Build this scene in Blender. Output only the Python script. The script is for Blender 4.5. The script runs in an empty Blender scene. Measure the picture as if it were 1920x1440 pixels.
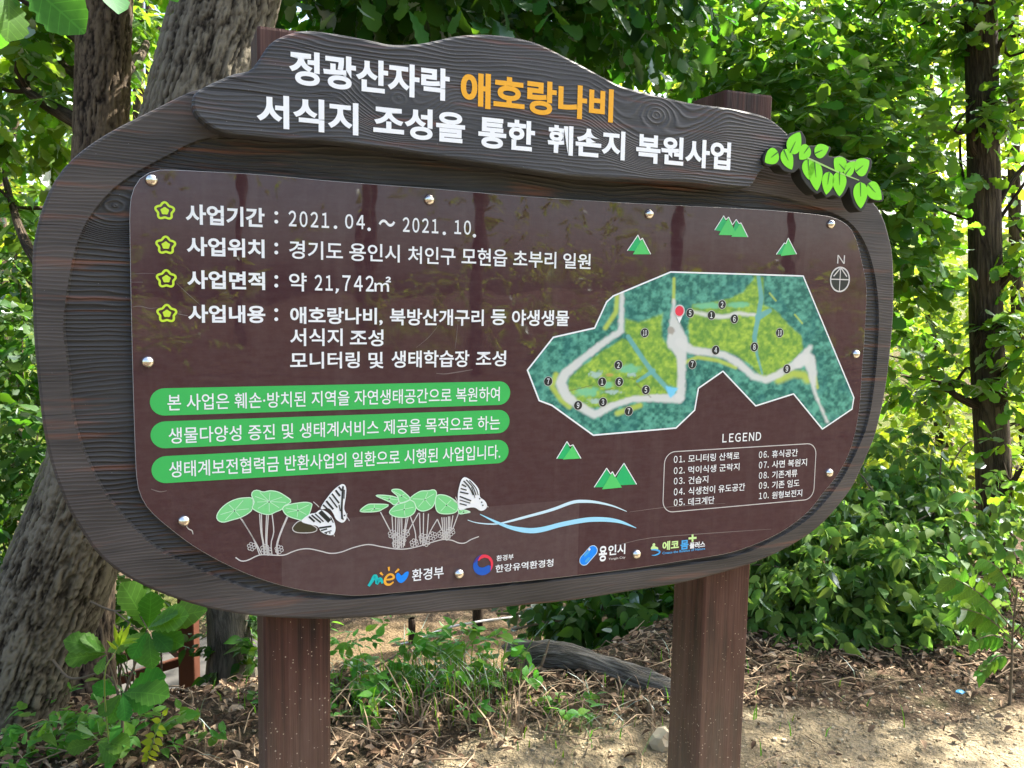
import bpy, bmesh, math, random
import numpy as np
from mathutils import Vector, Matrix
from mathutils.geometry import tessellate_polygon

SC = bpy.context.scene
COL = SC.collection

# ------------------------------------------------------------------ camera
F = 1590.0; CX, CY = 960.0, 720.0
def unit(a):
    a = np.asarray(a, float); return a / np.linalg.norm(a)
DN = unit((-299.0, 16000.0, F))                       # world down, in camera axes (x right, y down, z ahead)
UPc = -DN
fz = np.array((0.0, 0.0, 1.0)); YW = unit(fz - fz.dot(UPc) * UPc)
XW = np.cross(YW, UPc)
RW = np.array([XW, YW, UPc])                          # camera axes -> world axes
CAM = np.array((0.0, 0.0, 1.55))
def ray(px, py):
    return RW @ np.array(((px - CX) / F, (py - CY) / F, 1.0))
def at(px, py, Y):
    """world point seen at photo pixel px,py at forward distance Y"""
    r = ray(px, py); return CAM + r * (Y / r[1])
cd = bpy.data.cameras.new('camera'); cam = bpy.data.objects.new('camera', cd); COL.objects.link(cam)
cd.sensor_width = 36.0; cd.lens = F / 1920 * 36.0; cd.clip_end = 500; cd.clip_start = 0.05
cr, cu, cb = RW @ np.array((1., 0, 0)), RW @ np.array((0, -1., 0)), RW @ np.array((0, 0, -1.))
cam.matrix_world = Matrix(((cr[0], cu[0], cb[0], CAM[0]), (cr[1], cu[1], cb[1], CAM[1]), (cr[2], cu[2], cb[2], CAM[2]), (0, 0, 0, 1)))
SC.camera = cam

# ------------------------------------------------------------------ light
SUN = unit((0.80, 0.46, 1.15))                         # towards the sun: behind the sign, to the right
wd = bpy.data.worlds.new('World'); SC.world = wd; wd.use_nodes = True
nt = wd.node_tree; bg = nt.nodes['Background']
sky = nt.nodes.new('ShaderNodeTexSky'); sky.sky_type = 'NISHITA'; sky.sun_disc = False
sky.sun_elevation = math.asin(SUN[2]); sky.sun_rotation = math.atan2(SUN[0], SUN[1])
sky.air_density = 1.0; sky.dust_density = 5.0; sky.ozone_density = 1.0
nt.links.new(sky.outputs[0], bg.inputs[0]); bg.inputs[1].default_value = 0.12
sd = bpy.data.lights.new('sun', 'SUN'); sd.energy = 5.0; sd.angle = math.radians(0.6); sd.color = (1.0, 0.93, 0.82)
so = bpy.data.objects.new('sun', sd); COL.objects.link(so); so.location = (6, 6, 14)
so.rotation_euler = Vector(SUN).to_track_quat('Z', 'Y').to_euler()
SC.view_settings.view_transform = 'Standard'; SC.view_settings.look = 'None'
SC.view_settings.exposure = 2.2; SC.view_settings.gamma = 1.0; SC.view_settings.use_curve_mapping = False
cy = SC.cycles
cy.max_bounces = 6; cy.diffuse_bounces = 4; cy.glossy_bounces = 2; cy.transmission_bounces = 4; cy.transparent_max_bounces = 4
cy.use_denoising = True; cy.caustics_reflective = False; cy.caustics_refractive = False
cy.sample_clamp_indirect = 6.0

# ------------------------------------------------------------------ helpers
rng = np.random.default_rng(11); random.seed(5)
def link(o, parent=None):
    COL.objects.link(o)
    if parent is not None: o.parent = parent
    return o
def empty(name, loc=(0, 0, 0), rz=0.0):
    o = bpy.data.objects.new(name, None); COL.objects.link(o); o.location = loc; o.rotation_euler = (0, 0, rz)
    o.empty_display_size = 0.2; return o
def tag(o, label, cat, group=None, kind=None):
    o['label'] = label; o['category'] = cat
    if group: o['group'] = group
    if kind: o['kind'] = kind
    return o
def npmesh(name, V, Q, mat, uv=None, smooth=False, col=None):
    """mesh from arrays: V (n,3); Q (m,4) quads or (m,3) tris"""
    V = np.asarray(V, np.float32); Q = np.asarray(Q, np.int32)
    me = bpy.data.meshes.new(name); k = Q.shape[1]
    me.vertices.add(len(V)); me.vertices.foreach_set('co', V.ravel())
    me.loops.add(Q.size); me.loops.foreach_set('vertex_index', Q.ravel())
    me.polygons.add(len(Q)); me.polygons.foreach_set('loop_start', np.arange(0, Q.size, k, dtype=np.int32))
    me.polygons.foreach_set('use_smooth', np.full(len(Q), smooth, bool))
    if uv is not None:
        l = me.uv_layers.new(name='UVMap'); l.data.foreach_set('uv', np.asarray(uv, np.float32)[Q.ravel()].ravel())
    if col is not None:
        a = me.color_attributes.new('Col', 'FLOAT_COLOR', 'POINT')
        c4 = np.ones((len(V), 4), np.float32); c4[:, :col.shape[1]] = col; a.data.foreach_set('color', c4.ravel())
    me.update(calc_edges=True)
    for m in (mat if isinstance(mat, (list, tuple)) else [mat]): me.materials.append(m)
    return me
def nobj(name, V, Q, mat, parent=None, **k):
    o = bpy.data.objects.new(name, npmesh(name, V, Q, mat, **k)); return link(o, parent)
TABLES = {}
def vnoise2(x, y, seed=0):
    """smooth value noise in numpy"""
    if seed not in TABLES: TABLES[seed] = np.random.default_rng(seed).random((256, 256))
    r = TABLES[seed]
    xi = np.floor(x).astype(int); yi = np.floor(y).astype(int); fx = x - xi; fy = y - yi
    fx = fx * fx * (3 - 2 * fx); fy = fy * fy * (3 - 2 * fy)
    g = lambda a, b: r[a % 256, b % 256]
    return (g(xi, yi) * (1 - fx) + g(xi + 1, yi) * fx) * (1 - fy) + (g(xi, yi + 1) * (1 - fx) + g(xi + 1, yi + 1) * fx) * fy
def fbm(x, y, o=4, seed=0):
    s = 0; a = .5
    for i in range(o):
        s = s + a * vnoise2(x * 2 ** i, y * 2 ** i, seed + i); a *= .5
    return s
def sstep(a, b, x):
    t = np.clip((x - a) / (b - a), 0, 1); return t * t * (3 - 2 * t)

# ------------------------------------------------------------------ node helper
class NB:
    def __init__(s, name):
        s.m = bpy.data.materials.new(name); s.m.use_nodes = True; s.t = s.m.node_tree
        for n in list(s.t.nodes): s.t.nodes.remove(n)
        s.out = s.t.nodes.new('ShaderNodeOutputMaterial')
    def put(s, inp, v):
        if hasattr(v, 'is_output'): s.t.links.new(v, inp)
        elif v is not None:
            try: inp.default_value = v
            except Exception: inp.default_value = tuple(v) + (1.0,)
    def n(s, kind, **k):
        nd = s.t.nodes.new('ShaderNode' + kind)
        for a, b in k.items(): setattr(nd, a, b)
        return nd
    def co(s, which='Object'): return s.n('TexCoord').outputs[which]
    def mp(s, v, sc=(1, 1, 1), loc=(0, 0, 0), rot=(0, 0, 0)):
        m = s.n('Mapping'); s.put(m.inputs[0], v); m.inputs['Location'].default_value = loc
        m.inputs['Rotation'].default_value = rot; m.inputs['Scale'].default_value = sc; return m.outputs[0]
    def noise(s, v, scale, det=4, rough=.55, dist=0.0, out=0):
        n = s.n('TexNoise'); s.put(n.inputs['Vector'], v); n.inputs['Scale'].default_value = scale
        n.inputs['Detail'].default_value = det; n.inputs['Roughness'].default_value = rough; n.inputs['Distortion'].default_value = dist
        return n.outputs[out]
    def vor(s, v, scale, feat='F1', out='Distance'):
        n = s.n('TexVoronoi', feature=feat); s.put(n.inputs['Vector'], v); n.inputs['Scale'].default_value = scale; return n.outputs[out]
    def math(s, op, a, b=0.0, c=None, clamp=False):
        n = s.n('Math', operation=op, use_clamp=clamp); s.put(n.inputs[0], a); s.put(n.inputs[1], b)
        if c is not None: s.put(n.inputs[2], c)
        return n.outputs[0]
    def sep(s, v):
        n = s.n('SeparateXYZ'); s.put(n.inputs[0], v); return n.outputs
    def comb(s, x, y, z):
        n = s.n('CombineXYZ'); s.put(n.inputs[0], x); s.put(n.inputs[1], y); s.put(n.inputs[2], z); return n.outputs[0]
    def ramp(s, f, stops):
        n = s.n('ValToRGB'); s.put(n.inputs[0], f); e = n.color_ramp.elements
        while len(e) < len(stops): e.new(0.5)
        for q, (p, c) in zip(e, stops):
            q.position = p; q.color = (tuple(c) + (1,))[:4] if not isinstance(c, (int, float)) else (c, c, c, 1)
        return n.outputs[0]
    def mix(s, f, a, b, mode='MIX'):
        n = s.n('Mix', data_type='RGBA', blend_type=mode); s.put(n.inputs[0], f); s.put(n.inputs[6], a); s.put(n.inputs[7], b); return n.outputs[2]
    def bump(s, h, dist, strength=1.0, nrm=None):
        n = s.n('Bump'); s.put(n.inputs['Height'], h); n.inputs['Distance'].default_value = dist; n.inputs['Strength'].default_value = strength
        if nrm is not None: s.put(n.inputs['Normal'], nrm)
        return n.outputs[0]
    def pbsdf(s, col, rough=.6, spec=.4, nrm=None, metal=0.0):
        n = s.n('BsdfPrincipled'); s.put(n.inputs['Base Color'], col); s.put(n.inputs['Roughness'], rough)
        s.put(n.inputs['Specular IOR Level'], spec); s.put(n.inputs['Metallic'], metal)
        if nrm is not None: s.put(n.inputs['Normal'], nrm)
        return n.outputs[0]
    def done(s, sh):
        s.t.links.new(sh, s.out.inputs[0]); return s.m
def plain(name, col, rough=.5, spec=.4, metal=0.0):
    b = NB(name); return b.done(b.pbsdf(tuple(col) + (1,), rough, spec, None, metal))
def srgb(r, g, b):
    f = lambda c: (c / 255 / 12.92) if c / 255 <= .04045 else ((c / 255 + .055) / 1.055) ** 2.4
    return (f(r), f(g), f(b))
# ------------------------------------------------------------------ sign materials
def wood_mat(name, dark, light, red, ridge, knots=(), redamt=.5, rough=.62, freq=150.0, gx=1.3):
    b = NB(name); p = b.co('Object'); x, y, z = b.sep(p)
    flat_ = b.comb(x, 0.0, z)
    warp = b.noise(b.mp(flat_, (1.0, 1, 3.6)), 1.7, 3, .5)
    w2 = b.noise(b.mp(flat_, (2.2, 1, 9.0)), 2.1, 2, .5)
    fld = b.math('ADD', z, b.math('ADD', b.math('MULTIPLY', warp, .085), b.math('MULTIPLY', w2, .012)))
    for (ku, kv, kr) in knots:
        dx = b.math('DIVIDE', b.math('SUBTRACT', x, ku), 1.35); dz = b.math('SUBTRACT', z, kv)
        d = b.math('SQRT', b.math('ADD', b.math('MULTIPLY', dx, dx), b.math('MULTIPLY', dz, dz)))
        m = b.math('SUBTRACT', 1.0, b.math('DIVIDE', d, kr), clamp=True)
        m = b.math('MULTIPLY', m, b.math('MULTIPLY', m, b.math('SUBTRACT', 3.0, b.math('MULTIPLY', m, 2.0))))
        wob = b.math('ADD', d, b.math('MULTIPLY', w2, .02))
        fld = b.math('ADD', b.math('MULTIPLY', fld, b.math('SUBTRACT', 1.0, m)), b.math('MULTIPLY', b.math('ADD', wob, kv + .049), m))
    wav = b.math('SINE', b.math('MULTIPLY', fld, freq * 2.6))
    wav = b.math('POWER', b.math('MULTIPLY', b.math('ADD', wav, 1.0), .5), 2.2)
    fine = b.noise(b.mp(flat_, (gx * 2.0, 1, 140.0)), 1.0, 3, .65)
    patch = b.noise(b.mp(flat_, (1.1, 1, 5.0)), 1.8, 4, .6)
    h = b.math('ADD', b.math('MULTIPLY', wav, .7), b.math('MULTIPLY', fine, .5))
    amt = b.ramp(b.noise(b.mp(flat_, (.8, 1, 3.2), loc=(5, 0, 2)), 1.5, 2, .5), [(.35, (.25, .25, .25)), (.62, (1, 1, 1))])
    wav = b.math('MULTIPLY', wav, amt)
    h = b.math('ADD', b.math('MULTIPLY', wav, .8), b.math('MULTIPLY', fine, .45))
    tone = b.math('ADD', b.math('MULTIPLY', patch, .72), b.math('ADD', b.math('MULTIPLY', wav, .06 + .16 * ridge), b.math('MULTIPLY', fine, .30)))
    c = b.ramp(tone, [(.38, dark), (.78, light)])
    rs = b.noise(b.mp(flat_, (1.5, 1, 24.0), loc=(3.1, 0, 1.7)), 1.6, 4, .55)
    rm = b.ramp(rs, [(.60 - .06 * redamt, (0, 0, 0)), (.72, (1, 1, 1))])
    c = b.mix(b.math('MULTIPLY', rm, redamt), c, red + (1,))
    ck = b.noise(b.mp(flat_, (1.6, 1, 75.0), loc=(1.3, 0, 4.4)), 1.0, 2, .5); cm = b.ramp(ck, [(.66, (0, 0, 0)), (.70, (1, 1, 1))])
    c = b.mix(b.math('MULTIPLY', cm, .75), c, (.008, .008, .008, 1)); h = b.math('SUBTRACT', h, b.math('MULTIPLY', cm, .9))
    sp = b.noise(p, 260.0, 1, .5); c = b.mix(b.ramp(sp, [(.76, (0, 0, 0)), (.80, (.5, .5, .5))]), c, (.35, .34, .32, 1))
    nr = b.bump(h, .0042 * ridge, 1.0)
    rg = b.math('ADD', rough - .12, b.math('MULTIPLY', patch, .3))
    return b.done(b.pbsdf(c, rg, .45, nr))
def post_mat(name):
    b = NB(name); p = b.co('Object'); x, y, z = b.sep(p)
    g = b.noise(b.mp(p, (55.0, 55.0, 1.3)), 1.0, 4, .6); g2 = b.noise(b.mp(p, (170., 170., 3.0)), 1.0, 3, .6)
    pt = b.noise(b.mp(p, (9, 9, 2.2)), 1.0, 4, .6)
    c = b.ramp(b.math('ADD', b.math('MULTIPLY', g, .45), b.math('MULTIPLY', pt, .55)), [(.36, (.020, .008, .005)), (.5, (.066, .023, .015)), (.66, (.115, .052, .038))])
    c = b.mix(b.ramp(pt, [(.45, (0, 0, 0)), (.7, (.22, .22, .22))]), c, (.11, .08, .065, 1))
    # splashed soil, denser towards the ground
    dens = b.math('ADD', b.math('MULTIPLY', b.math('SUBTRACT', 1.05, z, clamp=False), .15), b.math('MULTIPLY', b.math('SUBTRACT', b.noise(b.mp(p, (7, 7, 7)), 1.0, 3, .6), .52), .28))
    sp = b.noise(p, 120.0, 2, .55); sp2 = b.vor(p, 75.0)
    sm = b.math('MULTIPLY', b.math('GREATER_THAN', b.math('ADD', b.math('SUBTRACT', .28, sp2), dens), b.math('ADD', .19, b.math('MULTIPLY', sp, .12))), .8)
    c = b.mix(sm, c, (.42, .34, .25, 1))
    wash = b.math('MULTIPLY', b.math('SUBTRACT', .70, z, clamp=True), .8)
    wn = b.noise(b.mp(p, (14, 14, 5)), 1.0, 5, .7)
    c = b.mix(b.math('MULTIPLY', wash, wn, clamp=True), c, (.30, .25, .18, 1))
    nr = b.bump(b.math('ADD', g, b.math('MULTIPLY', g2, .6)), .0028)
    return b.done(b.pbsdf(c, .66, .35, nr))
def panel_mat():
    b = NB('panel_print'); p = b.co('Object')
    f = b.math('MULTIPLY', b.noise(b.mp(p, (3.0, 3, 14.0)), 6.0, 5, .65), 1.0)
    sp = b.noise(p, 45.0, 4, .7)
    dm = b.ramp(b.math('ADD', b.math('MULTIPLY', f, .5), b.math('MULTIPLY', sp, .5)), [(.42, (0, 0, 0)), (.72, (1, 1, 1))])
    c = b.mix(b.math('MULTIPLY', dm, .16), srgb(70, 46, 50) + (1,), (.17, .14, .135, 1))
    dr = b.noise(b.mp(p, (16, 1, 1.1)), 1.0, 4, .65); c = b.mix(b.math('MULTIPLY', b.ramp(dr, [(.52, (0, 0, 0)), (.75, (1, 1, 1))]), .12), c, (.20, .165, .15, 1))
    x_, y_, z_ = b.sep(p); mk = b.math('MULTIPLY', b.math('MULTIPLY', b.math('GREATER_THAN', x_, U_D0), b.math('LESS_THAN', x_, U_D1)), b.math('LESS_THAN', z_, 1.02))
    c = b.mix(b.math('MULTIPLY', mk, b.math('ADD', .10, b.math('MULTIPLY', sp, .14))), c, (.20, .165, .155, 1))
    big = b.noise(b.mp(p, (1.1, 1, 1.4), loc=(.3, 0, .2)), 1.6, 3, .5)
    rg = b.math('ADD', .012, b.math('ADD', b.math('MULTIPLY', dm, .025), b.ramp(big, [(.5, (0, 0, 0)), (.70, (.05, .05, .05))])))
    warp = b.noise(p, 5.0, 2, .5)
    return b.done(b.pbsdf(c, rg, .5, b.bump(warp, .0009)))
M = {}
M['post'] = post_mat('stained_post')
M['white'] = plain('print_white', (.86, .89, .90), .35, .4)
M['titlewhite'] = plain('title_white', (.90, .93, .94), .4, .4)
M['orange'] = plain('title_orange', (.88, .42, .012), .4, .4)
M['pale'] = plain('print_pale', (.62, .60, .58), .4, .4)
M['lime'] = plain('print_lime', srgb(200, 232, 60), .35)
M['banner'] = plain('print_green', srgb(62, 186, 92), .3)
M['hill1'] = plain('print_hill', srgb(40, 182, 108), .3)
M['hill2'] = plain('print_hill_light', srgb(84, 205, 108), .3)
M['leafprint'] = plain('print_leaf', srgb(126, 214, 138), .3)
M['leafline'] = plain('print_leaf_line', srgb(205, 240, 208), .3)
M['ink'] = plain('print_ink', (.022, .026, .026), .3)
M['olive'] = plain('print_olive', (.055, .05, .028), .3)
M['water'] = plain('print_water', srgb(160, 222, 248), .3)
M['water2'] = plain('print_water_pale', srgb(205, 234, 246), .3)
M['teal'] = plain('print_teal', srgb(25, 190, 190), .3)
M['amber'] = plain('print_amber', srgb(246, 178, 62), .3)
M['blue'] = plain('print_blue', srgb(22, 140, 245), .3)
M['navy'] = plain('print_navy', srgb(28, 92, 190), .3)
M['violet'] = plain('print_violet', srgb(70, 58, 140), .3)
M['red'] = plain('print_red', srgb(232, 62, 84), .3)
M['skyblue'] = plain('print_skyblue', srgb(75, 170, 232), .3)
M['palegreen'] = plain('print_palegreen', srgb(205, 236, 160), .3)
M['grass_green'] = plain('emblem_green', (.22, .78, .003), .35, .4)
M['emblem_dark'] = plain('emblem_dark', (.020, .022, .020), .6)
M['emblem_vein'] = plain('emblem_vein', (.03, .16, .012), .5)
M['emblem_stem'] = plain('emblem_stem', (.36, .62, .16), .5)
M['steel'] = plain('polished_steel', (.80, .78, .74), .16, .5, 1.0)
M['edge'] = plain('panel_edge', (.35, .33, .33), .35, .5)

# ------------------------------------------------------------------ sign frame
HC = np.array((3890.0, -87.0, F)); HC = unit(HC - HC.dot(DN) * DN)    # along the sign
NC = np.cross(HC, DN); NC = NC if NC[2] < 0 else -NC                  # towards the camera
HW, NW = RW @ HC, RW @ NC
Z0 = 2.12
O_W = CAM + ray(900, 565) * Z0 / 1.0                                   # a point of the board's face
BASE = np.array((O_W[0], O_W[1], 0.0))
def S(px, py, w=0.0):
    """photo pixel -> (u, height) on the sign's plane w metres in front of the board's face"""
    r = ray(px, py); t = (BASE + NW * w - CAM).dot(NW) / r.dot(NW); q = CAM + r * t - BASE
    return np.array((q.dot(HW), q[2]))
def SS(pts, w=0.0): return [S(x, y, w) for x, y in pts]
sign = empty('information_sign', BASE, math.atan2(HW[1], HW[0]))
tag(sign, 'large brown wooden information sign with wavy title board and map panel on two posts', 'information sign')
def spl(p, n, closed=True):
    p = np.asarray(p, float); m = len(p)
    idx = range(m if closed else m - 1); segs = []
    g = (lambda i: p[i % m]) if closed else (lambda i: p[min(max(i, 0), m - 1)])
    for i in idx:
        a, b_, c, d = g(i - 1), g(i), g(i + 1), g(i + 2)
        for t in np.linspace(0, 1, 9)[:-1]:
            segs.append(.5 * ((2 * b_) + (c - a) * t + (2 * a - 5 * b_ + 4 * c - d) * t * t + (3 * b_ - a - 3 * c + d) * t ** 3))
    segs.append(p[0] if closed else p[-1]); segs = np.array(segs)
    L = np.r_[0, np.cumsum(np.linalg.norm(np.diff(segs, axis=0), axis=1))]
    q = np.linspace(0, L[-1], n + 1)[:-1] if closed else np.linspace(0, L[-1], n)
    return np.c_[np.interp(q, L, segs[:, 0]), np.interp(q, L, segs[:, 1])]
def area(p):
    p = np.asarray(p); x, y = p[:, 0], p[:, 1]; return .5 * np.sum(x * np.roll(y, -1) - np.roll(x, -1) * y)
def ccw(p):
    p = np.asarray(p, float); return p if area(p) > 0 else p[::-1]
def inset(p, d):
    p = np.asarray(p); e = np.roll(p, -1, 0) - p; e /= np.linalg.norm(e, axis=1)[:, None] + 1e-12
    nrm = np.c_[-e[:, 1], e[:, 0]]; b_ = nrm + np.roll(nrm, 1, 0); b_ /= np.linalg.norm(b_, axis=1)[:, None] + 1e-12
    return p + b_ * d
class Flat:
    """collects shapes lying on the sign's plane; local axes: x along the sign, y backwards, z up"""
    def __init__(s): s.v = []; s.f = []; s.mi = []; s.mats = []; s.late = False
    def mat(s, m):
        if m not in s.mats: s.mats.append(m)
        return s.mats.index(m)
    def add(s, vs, fs, m):
        o = len(s.v); k = s.mat(m); s.v += [tuple(x) for x in vs]
        for f in fs: s.f.append(tuple(i + o for i in f)); s.mi.append(k)
    def fill(s, uv, w, m):
        uv = ccw(uv); tr = tessellate_polygon([[Vector((a, b_, 0)) for a, b_ in uv]])
        fs = []
        for t in tr:
            a = area(uv[list(t)]); fs.append(t if a > 0 else t[::-1])
        s.add([(u, -w, v) for u, v in uv], fs, m)
    def ringfill(s, outer, inner, w, m):
        outer, inner = ccw(outer), ccw(inner); al = np.r_[outer, inner]
        tr = tessellate_polygon([[Vector((a, b_, 0)) for a, b_ in outer], [Vector((a, b_, 0)) for a, b_ in inner]])
        fs = [t if area(al[list(t)]) > 0 else t[::-1] for t in tr]
        s.add([(u, -w, v) for u, v in al], fs, m)
    def wall(s, a, wa, b_, wb, m):
        n = len(a); vs = [(u, -wa, v) for u, v in a] + [(u, -wb, v) for u, v in b_]
        s.add(vs, [(i, (i + 1) % n, n + (i + 1) % n, n + i) for i in range(n)], m)
    def stroke(s, uv, wid, w, m, closed=False):
        uv = np.asarray(uv, float); n = len(uv); wid = np.broadcast_to(np.asarray(wid, float), (n,))
        if closed: tg = np.roll(uv, -1, 0) - np.roll(uv, 1, 0)
        else: tg = np.gradient(uv, axis=0)
        tg /= np.linalg.norm(tg, axis=1)[:, None] + 1e-12; nr = np.c_[-tg[:, 1], tg[:, 0]]
        L = uv + nr * wid[:, None] / 2; R = uv - nr * wid[:, None] / 2
        vs = [(a, -w, b_) for a, b_ in L] + [(a, -w, b_) for a, b_ in R]
        rg = range(n) if closed else range(n - 1)
        s.add(vs, [(n + i, n + (i + 1) % n, (i + 1) % n, i) for i in rg], m)
    def slab(s, uv, w0, w1, bev, m, mside=None):
        uv = ccw(uv); i1 = inset(uv, bev * .35); i2 = inset(uv, bev)
        ms = mside or m
        s.wall(uv, w0, uv, w1 - bev, ms); s.wall(uv, w1 - bev, i1, w1 - bev * .3, m); s.wall(i1, w1 - bev * .3, i2, w1, m)
        s.fill(i2, w1, m); s.fill(uv, w0, ms)
    def build(s, name, parent, smooth=False):
        s.me = bpy.data.meshes.new(name)
        if not s.late: s.finish()
        return link(bpy.data.objects.new(name, s.me), parent)
    def finish(s):
        s.me.from_pydata(s.v, [], s.f)
        for m in s.mats: s.me.materials.append(m)
        s.me.polygons.foreach_set('material_index', s.mi); s.me.update()
def pxs(px, py, w=0.0):
    return np.linalg.norm(S(px, py + .5, w) - S(px, py - .5, w))
def pstroke(fl, pts, wid, w, m, n=None, closed=False):
    pts = np.asarray(pts, float); uv = np.array(SS(pts, w)); sc = pxs(*pts.mean(0), w)
    wid = np.asarray(wid, float) * sc
    if n:
        k = len(pts)
        if wid.ndim: wid = np.interp(np.linspace(0, k - 1, n), range(k), wid)
        uv = spl(uv, n, closed)
    fl.stroke(uv, wid, w, m, closed)
def pfill(fl, pts, w, m, n=None):
    uv = np.array(SS(pts, w))
    if n: uv = spl(uv, n)
    fl.fill(uv, w, m)
def disc(fl, px, py, r, w, m, n=20, squash=1.0):
    c = S(px, py, w); R = r * pxs(px, py, w); a = np.linspace(0, 2 * np.pi, n, endpoint=False)
    fl.fill(np.c_[c[0] + R * squash * np.cos(a), c[1] + R * np.sin(a)], w, m)
WIDE = {i: i + 0xFEE0 for i in range(0x21, 0x7f)}; WIDE[0x20] = 0x3000
LATE = []
def text(fl, body, xl, xr, yt, yb, w, m, off=.012, res=4):
    """lettering is gathered here and turned into meshes in one go further down"""
    fl.late = True
    LATE.append((fl, body, xl, xr, yt, yb, w, m, off, res))
def set_lettering():
    groups = {}
    for k, q in enumerate(LATE):
        body = q[1]; wide = all(ord(ch) < 127 for ch in body) and len(body) < 10 and body != '~'
        body = body.translate(WIDE) if wide else (chr(0xFF5E) if body == '~' else body)   # the wide forms share the Hangul face
        groups.setdefault((q[8], q[9], wide), []).append((k, body))
    done = {}
    for (off, res, wide), rows in groups.items():
        c = bpy.data.curves.new('lettering', 'FONT'); c.size = 1.0; c.resolution_u = res; c.offset = off; c.space_line = 3.0
        if wide: c.space_character = .60
        c.body = chr(10).join(b_ for _, b_ in rows)
        o = bpy.data.objects.new('lettering', c); COL.objects.link(o)
        dg = bpy.context.evaluated_depsgraph_get(); me = bpy.data.meshes.new_from_object(o.evaluated_get(dg))
        V = np.zeros(len(me.vertices) * 3, np.float32); me.vertices.foreach_get('co', V); V = V.reshape(-1, 3)[:, :2].astype(float)
        F = [tuple(p.vertices) for p in me.polygons]
        bpy.data.objects.remove(o); bpy.data.curves.remove(c); bpy.data.meshes.remove(me)
        row = np.clip(np.round((-V[:, 1] + .36) / 3.0), 0, len(rows) - 1).astype(int); fr = [row[f[0]] for f in F]
        for i, (k, _) in enumerate(rows):
            ix = np.nonzero(row == i)[0]; mp_ = {int(a): j for j, a in enumerate(ix)}
            done[k] = (V[ix], [tuple(mp_[a] for a in f) for f, r_ in zip(F, fr) if r_ == i])
    for k, (fl, body, xl, xr, yt, yb, w, m, off, res) in enumerate(LATE):
        V, fs = done[k]; lo, hi = V.min(0), V.max(0); V = (V - lo) / (hi - lo)
        yy = (yt + yb) / 2; t, b_ = S(xl, yt, w), S(xl, yb, w); u0 = (t[0] + b_[0]) / 2; v1, v0 = t[1], b_[1]; hv = (v0 + v1) / 2
        for _ in range(4):
            g = S(xr, yy, w); yy -= (hv - g[1]) / pxs(xr, yy, w)
        u1 = S(xr, yy, w)[0]
        fl.add([(u0 + a * (u1 - u0), -w, v0 + c * (v1 - v0)) for a, c in V], fs, m)
    for fl in {id(q[0]): q[0] for q in LATE}.values(): fl.finish()

# ------------------------------------------------------------------ board
OUT = [(360,170),(327,185),(283,207),(233,232),(187,258),(143,290),(113,322),(90,360),(75,400),(65,440),(60,480),(60,547),(63,630),(70,713),(80,800),(93,863),(110,913),(130,960),(153,997),(183,1040),(233,1080),(300,1113),(383,1140),(467,1155),(533,1160),(633,1162),(740,1155),(873,1147),(973,1137),(1073,1127),(1173,1111),(1273,1095),(1347,1077),(1410,1058),(1463,1035),(1507,1010),(1540,985),(1568,955),(1600,912),(1623,863),(1643,813),(1660,740),(1672,647),(1677,563),(1675,480),(1667,440),(1657,407),(1640,380),(1605,350),(1560,326),(1500,305),(1430,288),(1300,262),(1100,230),(900,200),(700,175),(500,160),(420,158)]
INN = [(370,263),(325,285),(277,310),(233,337),(210,355),(187,380),(167,407),(150,440),(137,480),(125,547),(118,607),(122,653),(128,693),(132,747),(140,797),(157,847),(180,897),(207,940),(253,993),(300,1033),(360,1063),(433,1093),(500,1113),(583,1122),(640,1125),(740,1118),(940,1100),(1107,1082),(1273,1062),(1380,1043),(1447,1015),(1497,987),(1535,955),(1575,905),(1605,850),(1628,790),(1642,700),(1648,600),(1643,530),(1630,475),(1608,432),(1575,405),(1500,378),(1430,362),(1300,345),(1100,322),(900,292),(700,265),(560,255),(450,250)]
PAN = [(243,433),(243,400),(245,372),(252,350),(264,333),(283,322),(307,318),(400,322),(500,328),(633,340),(807,353),(973,367),(1140,378),(1273,385),(1413,392),(1480,397),(1530,402),(1563,408),(1590,423),(1605,447),(1616,490),(1625,540),(1622,620),(1617,690),(1611,770),(1597,837),(1573,887),(1543,925),(1517,958),(1480,988),(1447,1007),(1413,1022),(1363,1038),(1273,1053),(1173,1068),(1040,1084),(940,1094),(840,1103),(740,1112),(673,1117),(633,1115),(567,1107),(500,1090),(433,1063),(367,1027),(317,990),(283,960),(265,933),(256,897),(252,813),(248,680),(245,547)]
HDR = [(360,188),(362,205),(376,224),(400,241),(424,250),(474,255),(544,262),(615,265),(699,276),(795,290),(907,307),(973,317),(1040,327),(1140,335),(1285,342),(1340,348),(1395,352),(1410,348),(1418,336),(1427,321),(1440,313),(1456,303),(1474,288),(1484,272),(1479,253),(1466,239),(1447,224),(1420,213),(1366,202),(1299,193),(1231,178),(1173,163),(1140,148),(1107,130),(1073,112),(1040,95),(1007,80),(973,71),(940,66),(900,64),(857,67),(820,75),(780,82),(735,83),(699,76),(651,66),(603,59),(575,57),(551,60),(522,71),(503,85),(484,113),(467,132),(436,139),(388,160),(365,175)]
W_H = 0.070
k1, k2 = S(748, 183, W_H), S(1231, 216, W_H)
k3 = S(215, 385, 0)
M['rim'] = wood_mat('charred_rim', (.022, .020, .019), (.110, .094, .086), (.21, .085, .05), .16, (), .55, .6, freq=300, gx=.9)
M['recess'] = wood_mat('charred_recess', (.013, .013, .013), (.060, .060, .059), (.22, .08, .04), 1.0, ((k3[0], k3[1], .09),), .8, .62, freq=235)
M['title'] = wood_mat('charred_title', (.018, .020, .022), (.080, .083, .088), (.19, .065, .04), .5, ((k1[0], k1[1], .11), (k2[0], k2[1], .17)), .6, .55, freq=270)
fo = Flat(); ou = ccw(spl(SS(OUT), 220)); inn = ccw(spl(SS(INN, 0), 200))
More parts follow.
